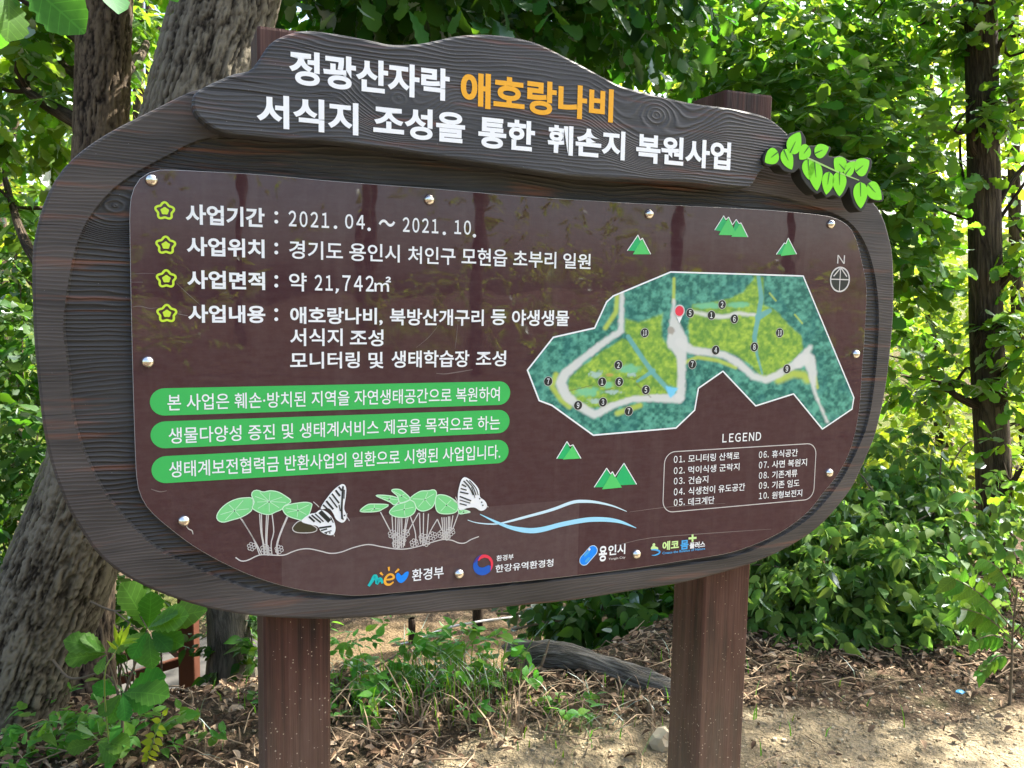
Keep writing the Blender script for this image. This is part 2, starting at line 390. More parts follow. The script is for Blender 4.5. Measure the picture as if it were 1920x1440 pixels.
o1 = inset(ou, .0025); o2 = inset(ou, .007)
fo.wall(ou, -.06, ou, -.007, M['rim']); fo.wall(ou, -.007, o1, -.002, M['rim']); fo.wall(o1, -.002, o2, 0, M['rim'])
fo.ringfill(o2, inn, 0.0, M['rim']); fo.fill(ou, -.06, M['rim'])
i2 = inset(inn, .004)
fo.wall(inn[::-1], 0.0, i2[::-1], -.008, M['recess'])
fo.fill(i2, -.008, M['recess'])
board = fo.build('board', sign)
# posts: square timber behind the board, pyramid-less flat tops
def post(xl, xr, yref, ytop, xtop):
    a, b_ = S(xl, yref, -.061), S(xr, yref, -.061); vt = S(xtop, ytop, -.061)[1]
    u0, u1 = a[0], b_[0]; d = u1 - u0; c = .006
    sec = [(u0 + c, .061), (u1 - c, .061), (u1, .061 + c), (u1, .061 + d - c), (u1 - c, .061 + d), (u0 + c, .061 + d), (u0, .061 + d - c), (u0, .061 + c)]
    zs = np.r_[-0.06, np.linspace(.02, vt - .006, 12), vt]; V = []; Q = []
    for k, z in enumerate(zs):
        s_ = .988 if k == len(zs) - 1 else 1.0; cu_, cy_ = (u0 + u1) / 2, .061 + d / 2
        V += [(cu_ + (x - cu_) * s_, cy_ + (y - cy_) * s_, z) for x, y in sec]
    for k in range(len(zs) - 1):
        for j in range(8): Q.append((k * 8 + j, k * 8 + (j + 1) % 8, k * 8 + 8 + (j + 1) % 8, k * 8 + 8 + j))
    me = bpy.data.meshes.new('post'); e = (len(zs) - 1) * 8
    me.from_pydata(V, [], Q + [tuple(range(e, e + 8))]); me.materials.append(M['post']); me.update()
    return link(bpy.data.objects.new('post', me), sign)
post(495, 620, 1250, 48, 483); post(1315, 1399, 1250, 168, 1362)
# title board
fh = Flat(); fh.slab(spl(SS(HDR, W_H), 260), .024, W_H, .006, M['title']); header = fh.build('title_board', sign)
WL = W_H + .0012
for body, xl, xr, yt, yb, m in (
    ('정광산자락', 542, 843, 92, 157, 'titlewhite'), ('애호랑나비', 864, 1150, 132, 199, 'orange'),
    ('서식지', 481, 672, 174, 237, 'titlewhite'), ('조성을', 700, 872, 194, 254, 'titlewhite'), ('통한', 897, 1003, 217, 276, 'titlewhite'),
    ('훼손지', 1027, 1172, 232, 288, 'titlewhite'), ('복원사업', 1193, 1370, 249, 304, 'titlewhite')):
    ft = Flat(); text(ft, body, xl, xr, yt, yb, WL, M[m], .034, 8); ft.build('lettering', header)
# standing cleats that carry the title board off the main board
# leaf emblem
EMB = [(1432,306),(1432,292),(1445,277),(1462,275),(1477,283),(1478,268),(1490,252),(1502,245),(1511,260),(1512,272),(1526,273),(1545,272),(1559,277),(1553,291),(1565,294),(1578,293),(1598,303),(1615,297),(1633,297),(1634,315),(1626,332),(1640,342),(1655,360),(1656,377),(1640,377),(1630,372),(1622,390),(1614,397),(1602,386),(1595,365),(1592,350),(1586,362),(1575,372),(1563,366),(1550,371),(1540,360),(1531,364),(1515,350),(1503,332),(1499,316),(1488,324),(1470,321),(1458,309),(1442,312)]
fe = Flat(); fe.slab(spl(SS(EMB, .080), 160), .040, .080, .002, M['emblem_dark']); emblem = fe.build('leaf_emblem', sign)
WE = .0812
def emleaf(bx, by, tx, ty, wid):
    b_, t = S(bx, by, WE), S(tx, ty, WE); ax = t - b_; L = np.linalg.norm(ax); ax /= L; nr = np.array((-ax[1], ax[0])); W = 1.28 * wid * pxs(bx, by, WE) / 2
    tt = np.linspace(0, 1, 14); hw = W * np.sin(np.pi * tt ** .72) ** .75
    uv = [b_ + ax * L * a + nr * h for a, h in zip(tt, hw)] + [b_ + ax * L * a - nr * h for a, h in list(zip(tt, hw))[-2:0:-1]]
    f = Flat(); f.fill(uv, WE + .004 * 0, M['grass_green'])
    f.stroke([b_ + ax * L * .02, b_ + ax * L * .3, b_ + ax * L * .55], [.004, .003, .0012], WE + .0008, M['emblem_vein'])
    f.build('leaf', emblem)
for a in ((1459,285,1434,304,24),(1469,280,1485,318,23),(1481,287,1500,248,27),(1517,274,1499,299,22),(1527,288,1554,276,21),(1515,298,1517,337,24),(1527,302,1532,358,27),(1555,322,1549,365,23),(1574,321,1574,368,27),(1584,319,1564,297,26),(1584,328,1603,303,19),(1604,322,1630,301,27),(1613,341,1614,391,28),(1627,345,1653,374,25)): emleaf(*a)
f = Flat(); pstroke(f, [(1514,296),(1540,308),(1568,321),(1590,330),(1611,338)], [3,3.4,3,2.4,1.6], WE + .0006, M['emblem_stem'], 12); f.build('stem', emblem)

# ------------------------------------------------------------------ printed panel
U_D0, U_D1 = S(528, 1080)[0], S(1083, 1020)[0]; M['panel'] = panel_mat()
fp = Flat(); pu = ccw(spl(SS(PAN, .004), 240)); fp.wall(pu, -.0095, pu, .0032, M['edge']); p2 = inset(pu, .0012); fp.wall(pu, .0032, p2, .004, M['edge']); fp.fill(p2, .004, M['panel'])
panel = fp.build('info_panel', sign)
W1, W2, W3, W4 = .0046, .0052, .0058, .0064
def part(name, fl): return fl.build(name, panel)
def T(body, xl, xr, yt, yb, m='white', off=.014, w=W2, res=4, name='lettering'):
    f = Flat(); text(f, body, xl, xr, yt, yb, w, M[m], off, res); return part(name, f)
def colon(y0, y1):
    f = Flat()
    for y in (y0 + 3.5, y1 - 3.5): disc(f, 518, y, 3.6, W2, M['white'], 12)
    part('lettering', f)
for body, xl, xr, yt, yb, o in (
    ('사업기간', 348, 496, 382, 420, .03), ('사업위치', 350, 496, 443, 479, .03), ('사업면적', 351, 497, 506, 541, .03), ('사업내용', 352.5, 497.5, 571, 605, .03),
    ('~', 710, 741, 411, 424, .02),
    ('경기도', 542, 643, 450, 485, .014), ('용인시', 655, 749.5, 455, 489, .014), ('처인구', 765, 854, 461, 494, .014), ('모현읍', 865.5, 951, 464, 497, .014), ('초부리', 962.5, 1043, 469, 500.5, .014), ('일원', 1056, 1107.5, 474, 503, .014),
    ('약', 542, 575, 511, 546, .014), ('㎡', 702, 733, 518, 546.5, .012),
    ('애호랑나비,', 544, 717.5, 575, 609, .024), ('북방산개구리', 731, 907, 578, 610, .02), ('등', 920.5, 949, 580, 609.5, .02), ('야생생물', 960, 1067, 580.5, 611, .02),
    ('서식지', 544, 642.5, 615.5, 649, .018), ('조성', 656, 719, 617.5, 649.5, .018), ('모니터링', 544, 674.5, 660, 692, .018), ('및', 691, 719, 660, 691, .018), ('생태학습장', 734, 880, 657.5, 690, .018), ('조성', 892.5, 949, 657.5, 687.5, .018)):
    T(body, xl, xr, yt, yb, 'white', o)
def digits(rows, dots, comma=None):
    f = Flat()
    for b_, xl, xr, yt, yb in rows: text(f, b_, xl, xr, yt, yb, W2, M['white'], .016, 4)
    for x, y in dots: disc(f, x, y, 3.4, W2, M['white'], 12)
    if comma: pstroke(f, [comma, (comma[0] - 1, comma[1] + 5), (comma[0] - 3.5, comma[1] + 9)], [6, 4, 2], W2, M['white'])
    part('lettering', f)
digits([('2021', 541, 617, 394.5, 424.5), ('04', 647, 684, 401, 428.5)], [(629, 426), (692, 430)])
digits([('2021', 755, 822, 407, 435), ('10', 852, 883, 412, 439)], [(833, 437.5), (889.5, 442)])
digits([('21', 590, 624, 515, 544.5), ('742', 642, 701, 515.5, 545.5)], [], (633, 541))
for a in ((396, 419), (455, 477), (516, 539), (578, 602)): colon(*a)
for x, y in ((309, 395.5), (311, 460), (312, 523), (313, 588)):
    f = Flat(); c = S(x, y, W2); R = 16.0 * pxs(x, y); a = np.linspace(0, 2 * np.pi, 60, endpoint=False)
    r = R * (.88 + .13 * np.cos(5 * a)); uv = np.c_[c[0] + 1.05 * r * np.sin(a), c[1] + r * np.cos(a)]
    f.stroke(uv, R * .26, W2, M['lime'], True)
    r = R * (.42 + .035 * np.cos(5 * a)); f.fill(np.c_[c[0] + 1.05 * r * np.sin(a), c[1] + r * np.cos(a)], W2, M['lime']); part('flower_bullet', f)
def banner(p):      # p: top-left, top-right, bottom-right, bottom-left pixels of the straight run
    (a, b_, c, d) = SS(p, W1); vt = (a[1] + b_[1]) / 2; vb = (c[1] + d[1]) / 2; r = (vt - vb) / 2; vm = (vt + vb) / 2
    l = S(p[0][0], 0, W1)[0]; ul = (a[0] + d[0]) / 2; ur = (b_[0] + c[0]) / 2
    th = np.linspace(np.pi / 2, 3 * np.pi / 2, 16); th2 = np.linspace(-np.pi / 2, np.pi / 2, 16)
    uv = np.r_[np.c_[ul + r * np.cos(th), vm + r * np.sin(th)], np.c_[ur + r * np.cos(th2), vm + r * np.sin(th2)]]
    f = Flat(); f.fill(uv, W1, M['banner']); part('green_banner', f)
banner([(309, 728), (936, 715), (936, 759), (309, 779.5)]); banner([(310, 790), (935, 768.6), (935, 811.5), (310, 841.4)]); banner([(312, 854.9), (933, 825), (933, 868.6), (312, 906)])
T('본 사업은 훼손·방치된 지역을 자연생태공간으로 복원하여', 314, 937, 739.5, 770.5, 'white', .008, W2)
T('생물다양성 증진 및 생태계서비스 제공을 목적으로 하는', 316, 937.5, 802, 832.5, 'white', .008, W2)
T('생태계보전협력금 반환사업의 일환으로 시행된 사업입니다.', 317, 938, 865, 896, 'white', .008, W2)
# hills
def z3(x, y): return (1140 + x / 4, 360 + y / 4)
def z5(x, y): return (1000 + x / 8, 800 + y / 8)
def hill(polys, line):
    f = Flat()
    for i, (pp, m) in enumerate(polys): pfill(f, pp, W1 + .0003 * i, M[m])
    for a, b_ in zip(line[:-1], line[1:]): pstroke(f, [a, b_], 1.7, W3, M['white'])
    part('hill_icon', f)
hill([([z3(145,440),z3(225,322),z3(285,445)],'hill1'),([z3(187,467),z3(258,348),z3(320,467)],'hill2')],[z3(145,440),z3(225,322),z3(242,362),z3(258,346),z3(320,466)])
hill([([z3(800,285),z3(868,178),z3(930,315)],'hill1'),([z3(930,315),z3(962,205),z3(1050,338)],'hill1'),([z3(830,322),z3(905,188),z3(965,325)],'hill2'),([z3(925,335),z3(995,232),z3(1045,338)],'hill2')],[z3(800,285),z3(868,178),z3(884,208),z3(905,187),z3(933,246),z3(962,205),z3(982,236),z3(998,232),z3(1050,338)])
hill([([z3(1262,468),z3(1322,382),z3(1370,470)],'hill1'),([z3(1295,480),z3(1352,345),z3(1415,466)],'hill2')],[z3(1262,468),z3(1322,382),z3(1334,388),z3(1352,345),z3(1415,466)])
hill([([z5(350,480),z5(505,225),z5(620,485)],'hill1'),([z5(445,492),z5(595,275),z5(715,476)],'hill2')],[z5(350,480),z5(505,222),z5(548,292),z5(595,272),z5(715,476)])
hill([([z5(912,910),z5(1100,625),z5(1240,905)],'hill1'),([z5(1180,885),z5(1360,550),z5(1550,866)],'hill1'),([z5(1030,940),z5(1187,676),z5(1328,912)],'hill2')],[z5(912,910),z5(1100,622),z5(1160,712),z5(1187,674),z5(1225,748),z5(1360,548),z5(1550,866)])
# compass
f = Flat(); c = S(1575, 524, W2); R = 22.5 * pxs(1575, 524); a = np.linspace(0, 2 * np.pi, 40, endpoint=False)
f.fill(np.c_[c[0] + R * np.cos(a), c[1] + R * np.sin(a)], W1, M['ink']); f.stroke(np.c_[c[0] + R * np.cos(a), c[1] + R * np.sin(a)], R * .13, W2, M['pale'], True)
f.stroke([c + (0, -R), c + (0, R)], R * .09, W2, M['pale']); f.stroke([c + (-R, 0), c + (R, 0)], R * .09, W3, M['pale'])
f.stroke([c + (-R * .72, R * .25), c + (0, R * .98)], R * .11, W3, M['pale']); f.stroke([c + (R * .72, R * .25), c + (0, R * .98)], R * .11, W3, M['pale'])
part('compass', f); T('N', 1570, 1584, 478, 494, 'pale', .0)
# legend
lg = Flat(); tl, tr, br, bl = SS([(1246, 847), (1529, 832), (1527, 937), (1243, 960)], W1); u0, u1 = (tl[0] + bl[0]) / 2, (tr[0] + br[0]) / 2; v1, v0 = (tl[1] + tr[1]) / 2, (bl[1] + br[1]) / 2; r = .034
uv = []
for cx_, cy_, a0 in ((u1 - r, v1 - r, 0), (u0 + r, v1 - r, 90), (u0 + r, v0 + r, 180), (u1 - r, v0 + r, 270)):
    for t in np.radians(np.linspace(a0, a0 + 90, 8)): uv.append((cx_ + r * np.cos(t), cy_ + r * np.sin(t)))
lg.stroke(uv, .0024, W1, M['pale'], True); part('legend_frame', lg)
T('LEGEND', 1354.6, 1427, 813.4, 830, 'white', .012)
for n_, s_, xr, y0, y1 in (('01.', '모니터링 산책로', 1386.5, 854, 868), ('02.', '먹이식생 군락지', 1386.5, 875.5, 889), ('03.', '건습지', 1328, 895, 908.5), ('04.', '식생천이 유도공간', 1397, 915, 929), ('05.', '데크계단', 1339.5, 935, 949)):
    T(n_, 1263.5, 1284, y0 + 1, y1, 'white', .008); T(s_, 1290.5, xr, y0 - 1, y1 - .5, 'white', .008)
for n_, s_, xr, y0, y1 in (('06.', '휴식공간', 1496, 845.5, 859), ('07.', '사면 복원지', 1513, 865, 878.5), ('08.', '기존계류', 1495, 884.5, 898), ('09.', '기존 임도', 1499, 903.5, 917), ('10.', '원형보전지', 1504, 923, 936)):
    T(n_, 1423, 1441.5, y0 + 1, y1, 'white', .008); T(s_, 1447.5, xr, y0 - 1, y1 - .5, 'white', .008)
# ---- map
z4 = lambda pts: [(960 + x / 4, 480 + y / 4) for x, y in pts]
z6 = lambda pts: [(1280 + x / 4.236, 500 + y / 4.236) for x, y in pts]
MAPO = [(1257.5,510),(1380,513.5),(1506,517.5),(1601,745.5),(1597.5,767),(1542,804.5),(1488,738.5),(1417,761),(1355.5,696),(1309.5,728),(1302.5,769),(1267.5,802.5),(1112.5,816),(1035,760),(1011,751),(989,694),(1037.5,632.5),(1115,615),(1137.5,566),(1150,555)]
def inside(P, poly):
    x, y = P[:, 0], P[:, 1]; r = np.zeros(len(P), bool); j = len(poly) - 1
    for i in range(len(poly)):
        xi, yi = poly[i]; xj, yj = poly[j]
        c = ((yi > y) != (yj > y)) & (x < (xj - xi) * (y - yi) / (yj - yi + 1e-12) + xi); r ^= c; j = i
    return r
def dline(P, pts, wid=None):
    best = np.full(len(P), 1e9); pts = np.asarray(pts, float)
    for i in range(len(pts) - 1):
        a, b_ = pts[i], pts[i + 1]; ab = b_ - a; t = np.clip(((P - a) @ ab) / (ab @ ab + 1e-9), 0, 1)
        d = np.linalg.norm(P - a - t[:, None] * ab, axis=1)
        if wid is not None: d = d - (wid[i] + (wid[i + 1] - wid[i]) * t)
        best = np.minimum(best, d)
    return best
nx, ny = 380, 190
gx_, gy_ = np.meshgrid(np.linspace(986, 1604, nx), np.linspace(507, 819, ny)); P = np.c_[gx_.ravel(), gy_.ravel()]
colr = np.zeros((len(P), 3))
n1 = fbm(P[:, 0] / 7, P[:, 1] / 7, 4, 3); n2 = fbm(P[:, 0] / 28, P[:, 1] / 28, 3, 9); n3 = vnoise2(P[:, 0] / 3.2, P[:, 1] / 3.2, 21)
sg = lambda *c: np.array(srgb(*c))
k = np.clip((n1 - .3) / .4 + (n3 - .5) * .32, 0, 1)[:, None]
colr[:] = sg(34, 104, 94) * (1 - k) + sg(96, 172, 150) * k
k = sstep(.42, .62, n2)[:, None] * .35; colr = colr * (1 - k) + sg(30, 110, 112) * k
def lay(m, c, a=1.0):
    global colr
    m = (m * a)[:, None]; colr = colr * (1 - m) + c * m
def region(poly, soft):
    poly = np.asarray(poly); d = dline(P, np.r_[poly, poly[:1]]); s_ = np.where(inside(P, poly), -d, d); return 1 - sstep(-soft, soft, s_ + (n1 - .5) * 5)
lime = sg(140, 182, 66)[None] * (1 - np.clip(n3 * 1.1, 0, 1)[:, None]) + sg(180, 208, 84)[None] * np.clip(n3 * 1.1, 0, 1)[:, None]
mossy = sg(104, 152, 66)[None]
k = np.clip((n1 - .28) / .45, 0, 1)[:, None]; field = mossy * (1 - k) + lime * k
lay(region(z4([(830,620),(700,700),(560,800),(430,920),(420,1000),(470,1090),(560,1140),(700,1130),(800,1090),(1000,1050),(1170,1040),(1180,980),(1060,860),(880,640)]), 3), field)
lay(region(z4([(850,470),(950,500),(1060,460),(1130,430),(1120,600),(1180,690),(1250,780),(1250,1000),(1160,960),(1040,840),(900,640),(845,560)]), 4), field)
lay(region(z6([(80,300),(200,290),(370,255),(480,200),(540,130),(575,70),(640,90),(640,300),(740,350),(850,470),(945,550),(955,660),(860,760),(740,870),(640,890),(560,800),(430,700),(280,660),(60,640),(40,480)]), 3), field)
yel = sg(186, 204, 84)
for pts, w_ in ((z4([(330,890),(300,980),(370,1080),(430,1130)]), 7), (z4([(790,1180),(960,1120)]), 7), (z4([(790,300),(780,420),(700,540)]), 6), (z4([(1215,170),(1212,340)]), 4), (z6([(20,760),(120,720),(280,745),(420,800)]), 5), (z6([(760,900),(880,850),(960,860),(990,900)]), 10), (z6([(1050,870),(1070,960)]), 4), (z6([(690,210),(740,270)]), 2), (z6([(890,380),(950,450)]), 2)):
    lay(1 - sstep(.2 * w_, 1.2 * w_, dline(P, pts)), yel, .85)
tq = sg(120, 200, 160)
for x, y, rx, ry in z4([(870, 850)])[0:1] and [(1177, 692, 26, 9), (1100, 735, 26, 10), (1330, 573, 28, 6), (1387, 572, 22, 6), (1140, 722, 12, 7)]:
    lay(1 - sstep(.5, 1.2, np.hypot((P[:, 0] - x) / rx, (P[:, 1] - y) / ry) + (n1 - .5)), tq, .8)
for x, y, rx, ry in ((1118, 702, 16, 7), (1150, 735, 18, 5), (1185, 703, 10, 4), (1115, 752, 14, 6)):
    lay(1 - sstep(.4, 1.2, np.hypot((P[:, 0] - x) / rx, (P[:, 1] - y) / ry) + (n3 - .5)), sg(178, 205, 205), .75)
lay(1 - sstep(.5, 1.1, np.hypot((P[:, 0] - 1143) / 9, (P[:, 1] - 703) / 4)), sg(190, 160, 90), .8)
lav = sg(214, 217, 212)
for pts, w_ in ((z4([(825,275),(818,560),(700,640),(520,780),(400,880),(365,950),(400,1040),(480,1110),(620,1190),(760,1120),(900,1075),(1050,1065),(1250,1070)]), [3,5,5,6,8,9,8,7,7,5,5,6,8]),
                (z4([(1215,330),(1210,480),(1240,640),(1270,740),(1272,900),(1262,1050)]), [1.5,6,19,9,6,8]),
                (z6([(-20,600),(60,660),(200,680),(330,700),(450,770),(560,870),(660,900),(760,860),(850,800),(960,740)]), [8,7,6,6,6,6,6,6,6,10]),
                (z6([(930,760),(1012,640)]), [10,4]), (z6([(1000,740),(1030,830),(1040,960),(1090,1100),(1150,1230)]), [11,8,3,1.5,1.5]), (z6([(80,360),(230,392),(330,400),(450,370),(600,390)]), [2,3,3,3,2])):
    lay(1 - sstep(-2.5, 3.6, dline(P, pts, w_) + (n1 - .5) * 5), lav, .93)
st = sg(104, 172, 172)
for pts, w_ in ((z6([(600,60),(625,250),(600,400),(570,560),(590,700),(632,850)]), [3,4,4,4,2,1.2]), (z4([(870,605),(980,770),(1060,880),(1180,1010)]), [4,4,4,4]), (z4([(940,940),(1060,860)]), [2,4]), (z6([(600,400),(690,350)]), [6,4])):
    lay(1 - sstep(-1, 1.6, dline(P, pts, w_)), st, .9)
lay(region(z4([(1150,975),(1250,990),(1190,1075)]), 1.5), sg(120, 205, 238))
lay(1 - sstep(.6, 1.1, np.hypot((P[:, 0] - 1258) / 8, (P[:, 1] - 620) / 8) + (n3 - .5) * .4), sg(165, 160, 150))
for pts in (z4([(430,1010),(520,990),(600,970)]), z4([(860,915),(920,925),(960,900)]), z4([(930,955),(1040,1060)]), z4([(700,1010),(760,990)])):
    lay(1 - sstep(.4, 1.4, dline(P, pts)), sg(110, 110, 60), .7)
lay(1 - sstep(.5, 1.2, np.hypot((P[:, 0] - 1160) / 12, (P[:, 1] - 596) / 14)) if False else np.zeros(len(P)), sg(30, 110, 150))
keep = inside(P, MAPO).reshape(ny, nx); cell = keep[:-1, :-1] | keep[1:, :-1] | keep[:-1, 1:] | keep[1:, 1:]
idx = np.arange(nx * ny).reshape(ny, nx); jj, ii = np.nonzero(cell)
Q = np.c_[idx[jj + 1, ii], idx[jj + 1, ii + 1], idx[jj, ii + 1], idx[jj, ii]]
used, inv = np.unique(Q.ravel(), return_inverse=True)
uvp = np.array([S(a, b_, W1) for a, b_ in P[used]]); Vm = np.c_[uvp[:, 0], np.full(len(uvp), -W1), uvp[:, 1]]
b = NB('map_print'); at_ = b.n('Attribute', attribute_name='Col'); M['map'] = b.done(b.pbsdf(at_.outputs['Color'], .3, .4))
nobj('site_map', Vm, inv.reshape(-1, 4), M['map'], panel, col=colr[used])
f = Flat()
mo = np.array(SS(MAPO, W2)); mo_d = []
for a, c in zip(mo, np.roll(mo, -1, 0)): mo_d += [a, a + (c - a) * .04, a + (c - a) * .96]
f.stroke(mo_d, .0042, W2, M['white'], True); part('map_outline', f)
for n_, x, y in (('2',1159.5,684.5),('1',1129,716),('6',1161,716),('3',1130.5,754),('5',1211,731),('7',1028,715),('9',1084,760),('7',1179,771),('10',1209,624),('2',1354,571),('5',1294,587),('1',1334,591),('6',1377,598),('10',1462,624),('4',1342,656.5),('8',1414.5,650.5),('7',1298,683),('9',1475.5,691.7)):
    f = Flat(); disc(f, x, y, 9.2, W2, M['pale']); disc(f, x, y, 8.4, W2 + .0003, M['ink']); hw = 3.6 if len(n_) > 1 else 2.3
    text(f, n_, x - hw, x + hw, y - 5.2, y + 5.2, W3, M['white'], .012, 3); part('map_marker', f)
f = Flat(); pfill(f, [(1267, 590), (1281, 590), (1274, 606)], W2, M['white']); disc(f, 1274, 583, 12, W2 + .0003, M['pale']); disc(f, 1274, 583, 9.5, W3, M['red']); part('map_pin', f)
# ---- water, ground line, plants, butterflies
f = Flat()
pstroke(f, [(877,975),(893,980),(918,982.5),(940,981),(987,969),(1034,956),(1073,942),(1095,940),(1120,942),(1150,949),(1175,959)], [1,2,3,4.5,5,5.5,6,6,4.5,3,1], W1, M['water2'], 60)
pstroke(f, [(900,964),(918,973),(940,983),(965,991),(995,995),(1020,992),(1050,984),(1085,977),(1110,974),(1140,974.5),(1165,979),(1193,990)], [1,4,6,9,10,9,9,9,9,8,5,1], W2, M['water'], 60); part('river_drawing', f)
f = Flat(); pstroke(f, [(441.7,1045),(450,1051),(458,1052),(468,1049),(480,1043),(493,1040),(530,1041),(547,1035),(563,1030),(580,1029),(600,1033),(620,1037.5),(640,1035),(663,1026.7),(690,1021),(715,1025),(740,1029),(763,1029),(790,1023),(810,1016.7),(830,1011.7),(847,1013),(860,1018),(872,1018),(883,1011.7),(898,1006)], 2.0, W1, M['pale'], 120); part('ground_line', f)
a7 = lambda pts: [(380 + x / 6, 880 + y / 6) for x, y in pts]
a8 = lambda pts: [(660 + x / 6, 880 + y / 6) for x, y in pts]
def rosette(f, c, r, w):
    for i in range(6):
        a = i * 1.05 + .3; q = (c[0] + r * .6 * math.cos(a), c[1] + r * .6 * math.sin(a))
        pstroke(f, [(q[0] + r * .36 * math.cos(t), q[1] + r * .36 * math.sin(t)) for t in np.linspace(0, 6.28, 9)[:-1]], 1.3, w, M['pale'], None, True)
def plant(cv, leaves, stems, flowers):
    f = Flat()
    for s_ in stems: pstroke(f, cv(s_), 1.9, W1, M['pale'], 10)
    for c in flowers: rosette(f, cv([c])[0], 8.5, W1 + .0003)
    for i, L in enumerate(leaves):
        q = cv(L); w = W2 + .00025 * i; pfill(f, q, w, M['leafprint'], 40); pstroke(f, q, 1.7, w + .0001, M['leafline'], 40, True)
        q = np.array(q); c = q.mean(0)
        for t in q[::2]: pstroke(f, [c, c + (t - c) * .8], .9, w + .0001, M['leafline'])
        disc(f, c[0], c[1] + 1, 1.3, w + .0002, M['ink'], 8)
    part('plant_drawing', f)
plant(a7, [[(160,520),(200,450),(280,380),(380,335),(480,320),(560,330),(560,440),(520,490),(430,540),(330,570),(230,595),(170,570)],[(900,430),(960,400),(1060,380),(1160,370),(1225,385),(1225,420),(1190,520),(1130,570),(1060,560),(970,530),(920,490)],[(550,290),(570,245),(620,235),(680,255),(760,240),(850,255),(930,300),(990,345),(985,375),(920,410),(890,450),(820,480),(750,510),(660,495),(590,460),(555,430),(580,370)]],
      [[(420,540),(560,760),(640,960)],[(440,560),(600,830),(665,960)],[(640,500),(655,700),(680,840),(690,960)],[(660,500),(668,720),(690,850),(700,960)],[(720,500),(710,800),(730,960)],[(740,500),(722,800),(740,960)],[(780,500),(800,700),(770,830),(780,960)],[(960,530),(880,720),(840,860),(850,960)],[(950,530),(870,720),(830,860),(840,960)]], [(550,870),(700,890),(730,920),(860,900)])
plant(a8, [[(90,470),(170,400),(250,390),(410,400),(340,450),(300,470),(200,480)],[(270,295),(340,290),(440,300),(510,320),(540,345),(480,400),(430,370),(340,330)],[(445,235),(530,225),(600,270),(650,320),(640,345),(540,375),(510,300)],[(1200,450),(1260,455),(1330,480),(1280,492),(1210,500)],[(420,480),(500,400),(600,370),(680,340),(720,420),(690,500),(600,540),(480,530)],[(650,330),(760,250),(860,240),(920,230),(950,260),(940,340),(900,430),(800,470),(730,440),(700,370)],[(950,300),(1040,290),(1130,330),(1190,390),(1180,470),(1100,500),(980,490),(940,420)]],
      [[(320,480),(430,690)],[(450,520),(460,700),(470,880)],[(490,520),(490,700),(490,880)],[(520,530),(515,700),(512,885)],[(540,540),(535,700),(530,890)],[(560,540),(560,700),(555,885)],[(610,540),(590,700),(575,880)],[(640,500),(600,700),(590,860)],[(650,510),(710,700),(720,850)],[(750,490),(620,720)],[(760,490),(765,650),(770,840)],[(805,490),(803,650),(800,850)],[(860,500),(850,650),(840,800)],[(960,560),(880,700),(820,850)],[(960,560),(1010,680)],[(1010,540),(1020,650),(1030,780)],[(1035,540),(1040,650),(1045,785)],[(1060,540),(1060,650),(1060,790)],[(1085,530),(1082,650),(1080,785)],[(1100,530),(1100,650),(1100,780)],[(1200,490),(1130,680)],[(1135,520),(1110,700)]],
      [(455,730),(500,760),(600,720),(560,790),(500,840),(700,830),(800,770),(830,820),(910,750),(1010,730),(1060,750),(1110,700)])
def butterfly(cv, wings, stripes, dots, feel, olive=None):
    f = Flat()
    if olive: pfill(f, cv(olive), W2 + .0012, M['olive'], 24); pstroke(f, cv(olive), 1.6, W2 + .0015, M['pale'], 24, True)
    for i, wg in enumerate(wings): pfill(f, cv(wg), W2 + .002 + .0002 * i, M['white'], 50)
    for s_ in stripes: pstroke(f, cv(s_[0]), s_[1], W2 + .0028, M['ink'], 8)
    for d in dots: disc(f, *cv([d])[0], 1.5, W2 + .0028, M['ink'], 8)
    for s_ in feel: pstroke(f, cv(s_), 1.3, W2 + .002, M['pale'], 8)
    part('butterfly_drawing', f)
butterfly(a7, [[(1570,165),(1610,195),(1615,260),(1605,340),(1592,440),(1612,490),(1625,530),(1600,585),(1560,600),(1500,560),(1470,500),(1420,440),(1330,450),(1345,400),(1400,320),(1480,225)],[(1320,455),(1270,490),(1200,505),(1110,580),(1180,615),(1290,640),(1330,700),(1400,735),(1470,735),(1495,670),(1480,590),(1440,520),(1380,470)]],
          [([(1530,195),(1565,240)],3),([(1495,235),(1545,300)],3.5),([(1455,275),(1535,380)],3),([(1425,310),(1515,430)],2.5),([(1390,355),(1470,450)],3.5),([(1355,400),(1440,480)],3),([(1580,190),(1570,330),(1565,450),(1570,560)],3.4),([(1595,230),(1590,330)],2),([(1535,400),(1550,470)],2),([(1195,530),(1260,590)],3.6),([(1225,515),(1330,600)],3),([(1265,500),(1360,590)],2.4),([(1320,475),(1430,585)],8),([(1310,660),(1380,650),(1450,640)],3.4),([(1330,690),(1400,670)],2.6),([(1370,715),(1450,690)],2),([(1440,540),(1470,600)],2)],
          [(1595,520),(1580,560),(1390,720),(1430,715)], [[(1245,365),(1280,395),(1310,425)],[(1610,520),(1640,560),(1650,580)],[(1440,720),(1475,735),(1480,755)],[(1600,510),(1630,500)]], [(1090,580),(1010,660),(1060,710),(1230,710),(1290,670),(1200,610)])
